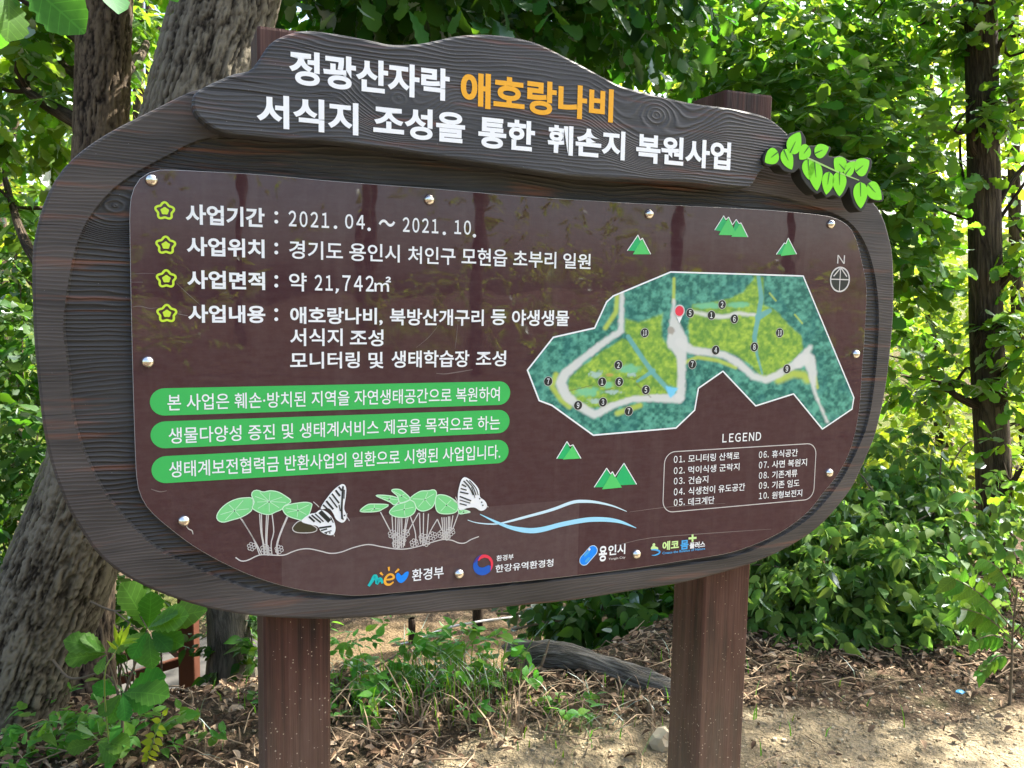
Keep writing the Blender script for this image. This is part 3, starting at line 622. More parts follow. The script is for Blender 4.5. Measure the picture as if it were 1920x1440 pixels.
butterfly(a8, [[(1265,88),(1320,110),(1380,160),(1430,230),(1440,310),(1490,350),(1520,405),(1500,450),(1445,467),(1380,430),(1300,435),(1205,452),(1190,300),(1205,200),(1230,120)]],
          [([(1235,170),(1285,195)],2.6),([(1222,215),(1290,235)],2.2),([(1215,255),(1310,275)],2.4),([(1212,305),(1340,355)],2.6),([(1212,345),(1330,380)],1.8),([(1212,385),(1290,405)],2.2),([(1255,130),(1320,200),(1365,290)],2.4),([(1285,118),(1360,200),(1395,290)],2),([(1320,125),(1395,215),(1420,290)],1.6),([(1345,200),(1385,320)],1.4)], [(1437,330),(1460,370),(1472,405)], [[(1165,310),(1190,370)],[(1140,350),(1190,385)],[(1500,410),(1535,425)]])
M['scuff'] = plain('print_scuff', (.17, .135, .13), .4); M['drip'] = plain('dried_drip', (.55, .52, .48), .6)
for q, w_, m_ in (([(246,514),(268,512.5),(291,513)], .9, 'scuff'), ([(246,529),(268,529)], .8, 'scuff'), ([(331,531),(350,549),(376,572)], 1.1, 'scuff'), ([(331,588),(352,592)], 1.4, 'scuff'), ([(246,576),(262,574),(280,578),(296,577)], 1.2, 'scuff'), ([(822,610),(804,632),(780,652)], .9, 'scuff'), ([(858,608),(856,632),(853,655)], .9, 'scuff'), ([(1145,1026),(1210,1010),(1300,1002),(1446,992)], 1.4, 'scuff'), ([(1180,960),(1260,950),(1360,944)], 1.2, 'scuff'), ([(349,986),(354,992),(360,995),(362,1002)], 2.0, 'drip'), ([(283,917),(300,922),(313,920)], 2.2, 'scuff'), ([(818,700),(835,701),(862,697),(886,693)], 2.0, 'scuff')):
    f = Flat(); pstroke(f, q, [w_ * .5] + [w_] * (len(q) - 2) + [w_ * .4] if len(q) > 2 else w_, W1 - .0003, M[m_], 14 if len(q) > 2 else None); part('scuff_mark' if m_ == 'scuff' else 'dirt_run', f)
# ---- emblems along the foot of the panel
f = Flat(); pstroke(f, [(691,1099),(697,1090),(703,1080),(706,1086),(707,1094),(712,1085),(716,1090),(717,1094)], [5,6,7,7,6,6,6,4], W2, M['teal'], 40); part('logo_stroke', f)
f = Flat(); c = (730.5, 1086.5)
pstroke(f, [(724,1087),(733,1086),(738.5,1083),(736,1078),(730,1077),(724,1082),(721.5,1089),(724,1095),(731,1096),(738,1091)], [3,3.6,4,4,4,4.4,4.6,4.6,4,2.4], W2, M['amber'], 50)
for s_ in ([(713,1073.5),(718,1078.5)], [(729,1063),(729.5,1070.5)], [(748,1067),(741,1073.5)]): pstroke(f, s_, [4.2, 2.6], W2, M['amber'])
part('logo_sun', f)
f = Flat(); pfill(f, [(743,1077),(747,1074),(753,1079),(760,1073),(766,1072),(765,1080),(760,1088),(753,1093),(747,1091),(743,1085)], W2, M['blue'], 40); part('logo_drop', f)
T('환경부', 772.5, 832, 1067.5, 1090.5, 'white', .014)
f = Flat(); c = S(906, 1059, W2); R = 19.5 * pxs(906, 1059)
def pol(rad, a): a = math.radians(a); return (c[0] + R * rad * math.cos(a), c[1] + R * rad * math.sin(a))
f.fill([pol(1, a) for a in np.linspace(100, 330, 30)] + [pol(r_, a) for r_, a in ((.80,345),(.55,350),(.36,335),(.26,300),(.28,250),(.42,205),(.56,175),(.70,145),(.84,120))], W2, M['navy'])
f.fill([pol(1.0, a) for a in np.linspace(92, 165, 14)] + [pol(r_, a) for r_, a in ((.86,160),(.80,140),(.80,115),(.86,98))], W2 + .0003, M['violet'])
f.fill([pol(.98, a) for a in np.linspace(-42, 100, 26)] + [pol(r_, a) for r_, a in ((.86,118),(.70,140),(.62,135),(.64,110),(.70,80),(.74,50),(.76,15),(.82,-20))], W3, M['red']); part('taegeuk_emblem', f)
T('환경부', 931, 963, 1041.5, 1052.5, 'white', .012); T('한강유역환경청', 929, 1037.5, 1059.5, 1074, 'white', .012)
f = Flat()
def pill(x0, y0, x1, y1, wid, w, m):
    a, b_ = S(x0, y0, w), S(x1, y1, w); d = unit(b_ - a); th = math.atan2(d[1], d[0]); r = wid / 2 * pxs(x0, y0, w)
    uv = [b_ + r * np.array((math.cos(th + t), math.sin(th + t))) for t in np.linspace(-np.pi / 2, np.pi / 2, 12)] + [a + r * np.array((math.cos(th + t), math.sin(th + t))) for t in np.linspace(np.pi / 2, 1.5 * np.pi, 12)]
    f.fill(uv, w, m)
pill(1096, 1050, 1111, 1033, 21, W1, M['water2']); pill(1096, 1050, 1111, 1033, 18.5, W2, M['blue']); pill(1097, 1041, 1104, 1034, 5, W3, M['skyblue']); disc(f, 1105, 1030, 2.4, W4, M['white'], 10); pill(1099, 1052, 1104, 1047, 5, W3, M['skyblue']); part('city_emblem', f)
T('용', 1123, 1138, 1024.5, 1053.5, 'white', .03); T('인시', 1140.5, 1172.5, 1022.5, 1042, 'white', .024); T('Yongin City', 1141, 1172.5, 1046, 1051.5, 'pale', .01)
f = Flat(); disc(f, 1226, 1021.5, 3, W2, M['palegreen'], 12); pfill(f, [(1220,1029),(1224,1023),(1230,1025),(1234,1027),(1233,1031),(1226,1031)], W2, M['palegreen'], 24); pstroke(f, [(1221,1031),(1230,1031),(1237,1034),(1235,1038),(1228,1041),(1222,1041)], [1.5,3,3.4,3,2.4,1], W2 + .0003, M['skyblue'], 24); part('company_emblem', f)
T('에코', 1242, 1273, 1015.5, 1032.5, 'palegreen', .035); T('몸', 1276, 1291, 1013.5, 1031, 'skyblue', .035); T('플러스', 1293, 1322, 1017.5, 1029, 'white', .03)
f = Flat(); pstroke(f, [(1298.5, 1002), (1298.5, 1016)], 4, W2, M['palegreen']); pstroke(f, [(1291, 1009.6), (1306, 1008.4)], 4, W3, M['palegreen']); part('plus_mark', f)
T('Create the Balance of Nature', 1242, 1322, 1035, 1039.5, 'skyblue', .012)
set_lettering()
# ---- bolts
for x, y in ((284,337),(806,374),(1219,401),(1560,420),(277,679),(1607,664),(345,978),(862,1077),(1195,1040),(1557,887)):
    c = S(x, y, .010); R = .0135; V = []; Q = []; n = 20; prof = [(1.0, 0), (1.0, .15), (.93, .38), (.78, .6), (.55, .78), (.28, .88), (.02, .9)]
    for rr, hh in prof:
        for j in range(n): t = 2 * np.pi * j / n; V.append((c[0] + R * rr * math.cos(t), -(.004 + R * hh), c[1] + R * rr * math.sin(t)))
    for i in range(len(prof) - 1):
        for j in range(n): Q.append((i * n + j, i * n + (j + 1) % n, i * n + n + (j + 1) % n, i * n + n + j))
    nobj('bolt', V, Q, M['steel'], sign, smooth=True)
# ------------------------------------------------------------------ ground
def gz(x, y):
    x = np.asarray(x, float); y = np.asarray(y, float)
    edge = 3.25 + .9 * sstep(.0, 1.2, x) + 8 * sstep(1.3, 3.2, x) - .25 * sstep(-.6, -1.6, x)
    low = -.78 - .5 * sstep(-.9, -2.3, x)
    d = low * sstep(0, 1.5, y - edge)
    far = .10 * np.clip(y - 13, 0, None) + .04 * np.clip(np.abs(x) - 9, 0, None)
    bumps = (fbm(x * 1.6 + 50, y * 1.6 + 50, 4, 4) - .5) * .07 + (fbm(x * 9 + 90, y * 9 + 90, 3, 8) - .5) * .022
    berm = .015 * np.exp(-((y - edge + .25) / .3) ** 2) * sstep(2.2, .6, np.abs(x))
    return d + far + bumps + berm
def axis(lo, hi, a, b_, fine, grow=1.16):
    c = list(np.arange(a, b_, fine)); s_ = fine; q = c[-1]
    while q < hi: s_ *= grow; q += s_; c.append(q)
    s_ = fine; q = c[0]
    while q > lo: s_ *= grow; q -= s_; c.insert(0, q)
    return np.array(c)
gx = axis(-90, 90, -3.6, 4.4, .03); gy = axis(-60, 110, 2.3, 7.4, .03)
X, Y = np.meshgrid(gx, gy); Z = gz(X, Y)
idx = np.arange(X.size).reshape(X.shape)
Q = np.c_[idx[:-1, :-1].ravel(), idx[:-1, 1:].ravel(), idx[1:, 1:].ravel(), idx[1:, :-1].ravel()]
nn = fbm(X * 1.3 + 20, Y * 1.3 + 20, 4, 31)
edge_s = 3.00 + (nn - .5) * .55 + .26 * sstep(.5, 1.6, X)
sand = 1 - sstep(-.16, .14, Y - edge_s + .5 * sstep(.2, -.6, X))
sand = sand * (1 - .85 * sstep(-.25, -.8, X)) * sstep(.6, 1.6, Y)  # sand fades out of view near the camera; darker ground there cuts bounce light
trail = sstep(.25, .0, np.abs(Y - 5.5 - .06 * X) - .34) * sstep(2.0, 1.0, X)
b = NB('forest_floor'); p = b.co('Object'); at_ = b.n('Attribute', attribute_name='Col'); ms = b.sep(at_.outputs['Color'])
n1_ = b.noise(p, 6.0, 6, .65); n2_ = b.noise(p, 55.0, 4, .7); v_ = b.vor(p, 38.0); v2 = b.vor(p, 140.0)
sandc = b.ramp(b.math('ADD', b.math('MULTIPLY', n1_, .5), b.math('MULTIPLY', n2_, .5)), [(.30, (.19, .145, .09)), (.48, (.35, .285, .18)), (.68, (.48, .40, .28))])
sandc = b.mix(b.ramp(v2, [(.05, (.55, .55, .55)), (.16, (0, 0, 0))]), sandc, (.21, .17, .11, 1))
litc = b.ramp(b.noise(p, 30.0, 5, .75), [(.3, (.026, .019, .013)), (.46, (.095, .068, .045)), (.58, (.17, .122, .080)), (.72, (.28, .21, .14))])
litc = b.mix(b.ramp(n1_, [(.5, (0, 0, 0)), (.66, (.6, .6, .6))]), litc, (.04, .05, .018, 1))
trc = b.ramp(n2_, [(.3, (.15, .105, .055)), (.7, (.26, .19, .11))])
edge_f = b.math('ADD', ms[0], b.math('MULTIPLY', b.math('SUBTRACT', n2_, .5), .9), clamp=True)
c = b.mix(b.ramp(edge_f, [(.4, (0, 0, 0)), (.62, (1, 1, 1))]), litc, sandc); c = b.mix(ms[1], c, trc)
c = b.mix(ms[2], c, b.ramp(n2_, [(.35, (.045, .075, .012)), (.55, (.12, .17, .025)), (.7, (.20, .24, .05))]))
hh = b.math('ADD', b.math('MULTIPLY', n2_, 1.0), b.math('MULTIPLY', v_, .4))
M['floor'] = b.done(b.pbsdf(c, .95, .15, b.bump(hh, .05)))
g = nobj('ground', np.c_[X.ravel(), Y.ravel(), Z.ravel()], Q, M['floor'], smooth=True, col=np.c_[sand.ravel(), trail.ravel(), (sstep(6.6, 8.5, Y) * sstep(.30, .5, nn)).ravel()])
g['kind'] = 'structure'; g['label'] = 'pale sandy soil in front running into brown leaf litter and a trail behind'

# ------------------------------------------------------------------ plant materials
def leaf_mat(name, base, trans, var=.35, gloss=.05, tw=.5, veins=False):
    b = NB(name); gi = b.n('NewGeometry'); r = gi.outputs['Random Per Island']
    o = b.n('ObjectInfo').outputs['Random']
    h = b.math('ADD', .5, b.math('MULTIPLY', b.math('SUBTRACT', r, .5), .05)); h = b.math('ADD', h, b.math('MULTIPLY', b.math('SUBTRACT', o, .5), .02))
    r2 = b.math('FRACT', b.math('MULTIPLY', r, 7.31)); v = b.math('ADD', 1 - var, b.math('MULTIPLY', r2, 2 * var))
    if veins:
        u_ = b.sep(b.co('UV')); ax = b.math('ABSOLUTE', u_[0])
        fr_ = b.math('ABSOLUTE', b.math('SUBTRACT', b.math('FRACT', b.math('MULTIPLY', b.math('SUBTRACT', u_[1], b.math('MULTIPLY', ax, .8)), 8.0)), .5))
        vm = b.math('MAXIMUM', b.math('LESS_THAN', fr_, .055), b.math('LESS_THAN', ax, .012)); bl = b.noise(b.mp(b.co('UV'), (9, 9, 1)), 1.0, 3, .6)
        v = b.math('MULTIPLY', v, b.math('ADD', b.math('ADD', .72, b.math('MULTIPLY', bl, .5)), b.math('MULTIPLY', vm, .35)))
    def hs(col):
        n = b.n('HueSaturation'); b.put(n.inputs['Hue'], h); b.put(n.inputs['Value'], v); n.inputs['Color'].default_value = col + (1,); return n.outputs[0]
    d = b.n('BsdfDiffuse'); b.put(d.inputs[0], hs(base)); t = b.n('BsdfTranslucent'); b.put(t.inputs[0], hs(trans))
    m1 = b.n('MixShader'); m1.inputs[0].default_value = tw; b.t.links.new(d.outputs[0], m1.inputs[1]); b.t.links.new(t.outputs[0], m1.inputs[2])
    gl = b.n('BsdfGlossy'); gl.inputs['Roughness'].default_value = .55; gl.inputs['Color'].default_value = (.85, .92, 1, 1)
    fr = b.n('Fresnel'); fr.inputs['IOR'].default_value = 1.40
    m2 = b.n('MixShader'); b.put(m2.inputs[0], b.math('MULTIPLY', fr.outputs[0], gloss * 6)); b.t.links.new(m1.outputs[0], m2.inputs[1]); b.t.links.new(gl.outputs[0], m2.inputs[2])
    return b.done(m2.outputs[0])
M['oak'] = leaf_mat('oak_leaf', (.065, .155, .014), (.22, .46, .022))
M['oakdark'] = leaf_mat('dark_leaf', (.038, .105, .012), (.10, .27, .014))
M['bright'] = leaf_mat('sunny_leaf', (.13, .23, .022), (.46, .62, .05), .4)  # brighter leaf for the sunlit trees, part of the sunshine put into its colour
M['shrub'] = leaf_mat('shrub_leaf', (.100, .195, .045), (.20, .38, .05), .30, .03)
M['lemon'] = leaf_mat('lemon_leaf', (.24, .34, .022), (.52, .66, .035), .25)  # yellow-green leaf; on the far foliage its brightness stands in for sunshine
M['seed'] = leaf_mat('seedling_leaf', (.060, .165, .022), (.16, .40, .028), .22, .05, veins=True)
def bark_mat(name, dark, mid, light, moss=0.0, su=26.0, sv=3.2, depth=.02, attr=False):
    b = NB(name); uv = b.co('UV')
    n_ = b.noise(b.mp(uv, (su, sv, 1)), 1.0, 5, .62, .5); r_ = b.math('ABSOLUTE', b.math('SUBTRACT', n_, .5))
    n3_ = b.noise(b.mp(uv, (su * 3, sv * 5, 1)), 1.0, 4, .7)
    f_ = b.math('ADD', b.math('MULTIPLY', r_, 3.2), b.math('MULTIPLY', n3_, .35))
    if attr:
        ha = b.sep(b.n('Attribute', attribute_name='Col').outputs['Color'])[0]; f_ = b.math('ADD', b.math('MULTIPLY', ha, .85), b.math('MULTIPLY', b.math('SUBTRACT', b.noise(b.mp(uv, (120, 40, 1)), 1.0, 5, .75), .5), .5))
    c = b.ramp(f_, [(.12, dark), (.42, mid), (.85, light)])
    pt = b.noise(b.mp(uv, (2.5, 1.2, 1)), 2.0, 4, .6); c = b.mix(b.ramp(pt, [(.5, (0, 0, 0)), (.68, (.55, .55, .55))]), c, light + (1,))
    if moss:
        gn = b.n('NewGeometry'); nx_ = b.sep(gn.outputs['Normal'])
        mk = b.math('ADD', b.math('MULTIPLY', nx_[0], -.75), b.math('MULTIPLY', nx_[2], .6))
        mk = b.math('ADD', mk, b.math('MULTIPLY', b.math('SUBTRACT', pt, .5), 1.2))
        c = b.mix(b.math('MULTIPLY', b.ramp(mk, [(.70, (0, 0, 0)), (.86, (1, 1, 1))]), moss), c, (.10, .12, .012, 1))
    return b.done(b.pbsdf(c, .9, .2, b.bump(f_, depth)))
M['bark'] = bark_mat('oak_bark', (.020, .016, .011), (.088, .074, .053), (.19, .168, .125), 1.0, 24, 4.2, .004, True)
M['bark4'] = bark_mat('upright_bark', (.014, .010, .007), (.062, .046, .032), (.15, .115, .078), 0.0, 24, 4.2, .006, True)
M['bark2'] = bark_mat('brown_bark', (.018, .013, .009), (.075, .055, .038), (.15, .115, .075), 0.0, 30, 3.0, .018)
M['bark3'] = bark_mat('grey_bark', (.04, .038, .03), (.12, .11, .085), (.20, .18, .14), .5, 22, 4.0, .012)
M['twig'] = plain('twig_bark', (.12, .095, .065), .8, .2)
M['drytwig'] = plain('dry_twig', (.27, .20, .13), .85, .2)

# ------------------------------------------------------------------ plant builders
def tube(pts, rad, seg=8, closed_end=True):
    """V, Q, UV of a tapering tube; uv in metres (around, along)"""
    pts = np.asarray(pts, float); n = len(pts); rad = np.broadcast_to(np.asarray(rad, float), (n,))
    tg = np.gradient(pts, axis=0); tg /= np.linalg.norm(tg, axis=1)[:, None] + 1e-12
    ref = np.array((0, 1.0, 0)) if abs(tg[0][1]) < .8 else np.array((1.0, 0, 0))
    a = np.cross(tg, ref); a /= np.linalg.norm(a, axis=1)[:, None] + 1e-12; b_ = np.cross(tg, a)
    th = np.linspace(0, 2 * np.pi, seg + 1) + 1.5 * np.pi
    V = (pts[:, None] + rad[:, None, None] * (np.cos(th)[None, :, None] * a[:, None] + np.sin(th)[None, :, None] * b_[:, None])).reshape(-1, 3)
    L = np.r_[0, np.cumsum(np.linalg.norm(np.diff(pts, axis=0), axis=1))]
    UV = np.c_[np.tile((th - 1.5 * np.pi) * rad.mean(), n), np.repeat(L, seg + 1)]
    i = np.arange(n - 1)[:, None] * (seg + 1) + np.arange(seg)[None]
    Q = np.stack([i, i + seg + 1, i + seg + 2, i + 1], -1).reshape(-1, 4)
    return V, Q, UV
class Geo:
    def __init__(s): s.V = []; s.Q = []; s.U = []; s.n = 0
    def add(s, V, Q, U=None):
        s.V.append(V); s.Q.append(Q + s.n); s.U.append(U if U is not None else np.zeros((len(V), 2))); s.n += len(V)
    def tube(s, pts, rad, seg=6): s.add(*tube(pts, rad, seg))
    def obj(s, name, mat, parent=None, smooth=True):
        return nobj(name, np.concatenate(s.V), np.concatenate(s.Q), mat, parent, uv=np.concatenate(s.U), smooth=smooth)
def curve3(p, n=14):
    p = np.asarray(p, float); t = np.linspace(0, len(p) - 1, n); out = []
    for k in t:
        i = min(int(k), len(p) - 2); f = k - i; a, b_, c, d = p[max(i - 1, 0)], p[i], p[i + 1], p[min(i + 2, len(p) - 1)]
        out.append(.5 * (2 * b_ + (c - a) * f + (2 * a - 5 * b_ + 4 * c - d) * f * f + (3 * b_ - a - 3 * c + d) * f ** 3))
    return np.array(out)
def leaf_tmpl(t, hw, fold=.22, droop=.18):
    t = np.array(t, float); hw = np.array(hw, float); n = len(t); z = -droop * t ** 2
    V = np.concatenate([np.c_[-hw, t, z + fold * hw], np.c_[0 * t, t, z], np.c_[hw, t, z + fold * hw]])
    i = np.arange(n - 1); Q = np.r_[np.c_[i, n + i, n + i + 1, i + 1], np.c_[n + i, 2 * n + i, 2 * n + i + 1, n + i + 1]]
    return V, Q
TM = {
    'oak': leaf_tmpl([0, .14, .26, .36, .48, .57, .70, .78, .90, 1.0], [.012, .075, .15, .12, .23, .185, .30, .245, .22, .02]),
    'oakfine': leaf_tmpl(np.linspace(0, 1, 30), np.interp(np.linspace(0, 1, 30), [0, .1, .3, .55, .75, .9, 1], [.012, .05, .14, .24, .30, .23, .02]) * (1 + .13 * np.sin(np.linspace(0, 1, 30) * 41) * np.sin(np.pi * np.linspace(0, 1, 30))), .2, .3),
    'oakm': leaf_tmpl([0, .3, .45, .72, .84, 1.0], [.012, .15, .16, .28, .22, .03]),
    'ovate': leaf_tmpl([0, .12, .32, .55, .8, 1.0], [.015, .19, .29, .25, .11, .008], .16, .22),
    'simple': leaf_tmpl([0, .45, 1.0], [.05, .30, .03], .2, .2),
    'lance': leaf_tmpl([0, .25, .6, 1.0], [.01, .11, .10, .005], .2, .3),
}
def leaves(P, D, N, Sz, tm):
    tv, tq = TM[tm]; D = D / (np.linalg.norm(D, axis=1)[:, None] + 1e-9); Xa = np.cross(D, N); Xa /= np.linalg.norm(Xa, axis=1)[:, None] + 1e-9; Na = np.cross(Xa, D)
    V = P[:, None] + Sz[:, None, None] * (tv[None, :, 0, None] * Xa[:, None] + tv[None, :, 1, None] * D[:, None] + tv[None, :, 2, None] * Na[:, None])
    Q = tq[None] + (np.arange(len(P)) * len(tv))[:, None, None]
    return V.reshape(-1, 3), Q.reshape(-1, 4)
def leaf_uv(n, tm): return np.tile(TM[tm][0][:, :2], (n, 1))
def sprays(C, O, L, K, size, r=rng, droop=.35, up=.8, whorl=.0):
    """K leaves along each of the twigs that start at C and run along O"""
    m = len(C); O = O / (np.linalg.norm(O, axis=1)[:, None] + 1e-9)
    t = np.tile(np.linspace(.15, 1, K), (m, 1)) + r.normal(0, .06, (m, K)); t = t ** (1 - whorl * .7)
    Lm = L * r.uniform(.6, 1.3, (m, 1, 1)); side = np.cross(O, np.array((0, 0, 1.0))); side /= np.linalg.norm(side, axis=1)[:, None] + 1e-9
    sg_ = np.where(np.arange(K) % 2, 1, -1)[None, :, None] * np.ones((m, 1, 1))
    P = C[:, None] + O[:, None] * (t[..., None] * Lm) - np.array((0, 0, 1.0)) * (t[..., None] ** 2 * Lm * droop * .5)
    D = O[:, None] * r.uniform(.2, .9, (m, K, 1)) + side[:, None] * sg_ * r.uniform(.5, 1.1, (m, K, 1)) + r.normal(0, .35, (m, K, 3)) - np.array((0, 0, droop))
    N = np.array((0, 0, up)) + r.normal(0, .45, (m, K, 3)) + O[:, None] * .25
    Sz = size * r.uniform(.45, 1.25, (m, K))
    return P.reshape(-1, 3), D.reshape(-1, 3), N.reshape(-1, 3), Sz.ravel()
def lobes_pts(lobes, r=rng):
    C = []; O = []
    for (c, rad, n) in lobes:
        c = np.asarray(c, float); rad = np.broadcast_to(np.asarray(rad, float), (3,))
        d = r.normal(0, 1, (n, 3)); d /= np.linalg.norm(d, axis=1)[:, None]; q = r.random(n)[:, None] ** .42
        C.append(c + d * q * rad); O.append(d * np.array((1, 1, .5)) + r.normal(0, .35, (n, 3)))
    return np.concatenate(C), np.concatenate(O)
def crown(name, lobes, mat, parent, size=.1, K=9, L=.28, tm='oakm', droop=.35, up=.8, whorl=0., twig=True, clear=None, r=rng):
    C, O = lobes_pts(lobes, r)
    if clear is not None: k = clear(C); C, O = C[k], O[k]
    P, D, N, Sz = sprays(C, O, L, K, size, r, droop, up, whorl)
    V, Q = leaves(P, D, N, Sz, tm); o = nobj(name, V, Q, mat, parent, smooth=True)
    return o, C
def tree(name, label, trunk_pts, rad, lobes, leafmat, barkmat, size=.1, K=9, L=.3, tm='oakm', seg=14, limbs=True, group=None, kids=(), base=None, droop=.35, up=.8, whorl=0., clear=None, cat='tree', nlimb=3, fur=0):
    t = empty(name, base if base is not None else tuple(trunk_pts[0]))
    tag(t, label, cat, group); off = -np.array(t.location)
    pts = curve3(trunk_pts, 24); rr = np.interp(np.linspace(0, 1, 24), np.linspace(0, 1, len(rad)), rad)
    G = Geo()
    if fur: furrowed_trunk(trunk_pts, rad, t, off, 'trunk', 170, 520, fur, M['bark4'])
    else: G.tube(pts + off, rr, seg)
    r2 = np.random.default_rng(len(label))
    if limbs:
        for (c, rd, n) in lobes:
            c = np.asarray(c, float); k = int(np.clip(np.argmin(np.abs(pts[:, 2] - (c[2] - .35 * np.linalg.norm(c[:2] - pts[-1, :2]) - .2))), 3, 22))
            st = pts[k]; mid = (st + c) / 2 + r2.normal(0, .06, 3) * np.linalg.norm(c - st); b0 = max(.008, rr[k] * .38)
            G.tube(curve3([st, mid, c], 9) + off, np.linspace(b0, .010, 9), 7)
            for j in range(nlimb):
                e = c + r2.normal(0, .55, 3) * np.broadcast_to(rd, (3,)); G.tube(curve3([(mid + c) / 2, (mid + c + e) / 3 + r2.normal(0, .05, 3), e], 7) + off, np.linspace(max(.006, b0 * .35), .004, 7), 5)
    for (a, r0, r1) in kids: G.tube(curve3(a, 12) + off, np.linspace(r0, r1, 12), 8)
    if G.V: G.obj('limb' if fur else 'trunk', barkmat, t)
    lb = [(np.asarray(c, float) + off, rd, n) for c, rd, n in lobes]
    cl = (lambda C: clear(C - off)) if clear is not None else None
    if lb: crown('crown', lb, leafmat, t, size, K, L, tm, droop, up, whorl, clear=cl)
    return t
# ------------------------------------------------------------------ trees
def ground_at(px, Y): # a ground point in the picture column px
    q = at(px, 1200, Y); return np.array((q[0], Y, float(gz(q[0], Y))))
def clear_sign(C):
    """keep foliage out of the sign and of the space between it and the camera"""
    d = (C - BASE) @ NW; u = (C - BASE) @ HW
    return ~((d > -.45) & (u > -1.35) & (u < 1.75) & (C[:, 2] < 2.9)) & (np.linalg.norm(C - CAM, axis=1) > .9)
A = at
# the leaning oak, its furrowed bark modelled
def furrowed_trunk(path, rad, parent, off, name='trunk', seg=340, n=760, amp=.0095, mat=None):
    pts = curve3(path, n); rr = np.interp(np.linspace(0, 1, n), np.linspace(0, 1, len(rad)), rad)
    V, Q, UV = tube(pts, rr, seg); V = V.reshape(n, seg + 1, 3); nr = V - pts[:, None]; nr /= np.linalg.norm(nr, axis=2)[:, :, None]
    U = UV.reshape(n, seg + 1, 2); u, v = U[..., 0], U[..., 1]
    wu = u + .045 * (fbm(u * 7 + 3, v * 4.5, 3, 41) - .5) + .022 * (fbm(u * 20, v * 16 + 9, 2, 43) - .5)
    f1 = np.abs(vnoise2(wu * 46 + 7, v * 7.0 + 3, 45) - .5) * 2; f2 = np.abs(vnoise2(wu * 95 + 31, v * 19, 47) - .5) * 2; f3 = fbm(u * 130, v * 75, 4, 49)
    f4 = np.abs(vnoise2(wu * 190 + 11, v * 48, 53) - .5) * 2; big = fbm(u * 3.5 + 5, v * 1.2, 3, 51)
    r1 = np.clip(f1 * 1.9 + (f3 - .47) * .9, 0, 1); r2 = np.clip(f2 * 1.7 + (f3 - .47) * .9, 0, 1)
    h = .42 * r1 + .30 * r2 + .16 * np.clip(f4 * 1.6, 0, 1) + .34 * f3
    h = np.clip((h - .22) / .72, 0, 1)
    V = V + nr * (h - .6 + 1.2 * (big - .5))[..., None] * amp * 1.5
    return nobj(name, V.reshape(-1, 3) + off, Q, mat or M['bark'], parent, uv=UV, smooth=True, col=np.repeat(h.reshape(-1, 1), 3, 1))
lean = [A(-130, 1720, 3.05), A(-85, 1560, 3.03), A(-30, 1440, 3.0), A(28, 1277, 3.0), A(112, 1075, 3.0), A(205, 830, 3.0), A(300, 500, 3.0), A(375, 195, 3.0), A(424, 0, 3.05), A(470, -260, 3.1), A(500, -800, 3.3)]
t1 = empty('leaning_oak', lean[1]); tag(t1, 'big leaning oak with furrowed mossy bark behind the left end of the sign', 'tree')
o1_ = -np.array(t1.location)
furrowed_trunk(lean, [.25, .235, .215, .195, .185, .18, .178, .172, .17, .16, .11], t1, o1_)
G = Geo()
for a, r0, r1 in (([A(430, -60, 3.05), A(560, -60, 3.3), A(760, -60, 3.6)], .05, .012), ([A(455, -200, 3.1), A(700, -140, 3.7), A(1000, -60, 4.2), A(1200, -60, 4.2)], .06, .012), ([A(440, -150, 3.0), A(300, -140, 2.4), A(110, -60, 1.75), A(60, -15, 1.6)], .04, .007), ([A(440, -180, 3.1), A(300, -100, 3.6), A(150, -40, 4.2)], .05, .01)):
    G.tube(curve3(a, 14) + o1_, np.linspace(r0, r1, 14), 8)
G.obj('limb', M['bark2'], t1)
lb = [(A(690, -70, 3.6), (.42, .35, .22), 70), (A(560, -10, 4.3), (.35, .3, .22), 70), (A(900, -40, 4.0), (.5, .4, .24), 120), (A(1090, -30, 4.2), (.5, .4, .3), 120), (A(790, 10, 4.6), (.5, .4, .2), 70), (A(1000, 20, 4.8), (.5, .4, .25), 90), (A(480, -200, 4.5), (.6, .5, .3), 50), ((-.3, 3.5, 4.2), (1.1, .9, .5), 190), ((.6, 4.0, 4.4), (1.0, .9, .5), 150), ((-1.6, 3.9, 4.0), (.8, .8, .5), 80)]  # trailing lobes: foliage added out of view overhead to shade trunk and ground
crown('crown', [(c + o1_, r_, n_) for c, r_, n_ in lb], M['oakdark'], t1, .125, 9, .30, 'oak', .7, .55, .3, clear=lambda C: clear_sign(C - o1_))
# the large leaves hanging close in the top left corner
hl = [(A(30, -22, 1.6), A(150, 62, 1.55), .20), (A(12, -10, 1.6), A(36, 92, 1.55), .17), (A(-8, 10, 1.6), A(-16, 120, 1.6), .17), (A(170, -34, 1.7), A(240, 24, 1.65), .15), (A(190, -50, 1.7), A(196, 12, 1.7), .14), (A(296, -36, 1.7), A(334, 18, 1.68), .13), (A(118, -60, 1.7), A(140, 10, 1.7), .15), (A(60, -40, 1.6), A(84, 44, 1.62), .16), (A(-20, -50, 1.6), A(10, 40, 1.55), .16), (A(240, -60, 1.7), A(222, 6, 1.72), .14)]
P_ = np.array([a for a, _, _ in hl]) + o1_; D_ = np.array([b_ - a for a, b_, _ in hl]); N_ = np.tile(np.array((.25, -.45, .85)), (len(hl), 1)) + rng.normal(0, .35, (len(hl), 3))
V, Q = leaves(P_ + np.array((0, 0, .022)), D_, N_, np.linalg.norm(D_, axis=1) * .88, 'oakfine'); nobj('hanging_leaves', V, Q, M['seed'], t1, smooth=True, uv=leaf_uv(len(hl), 'oakfine'))

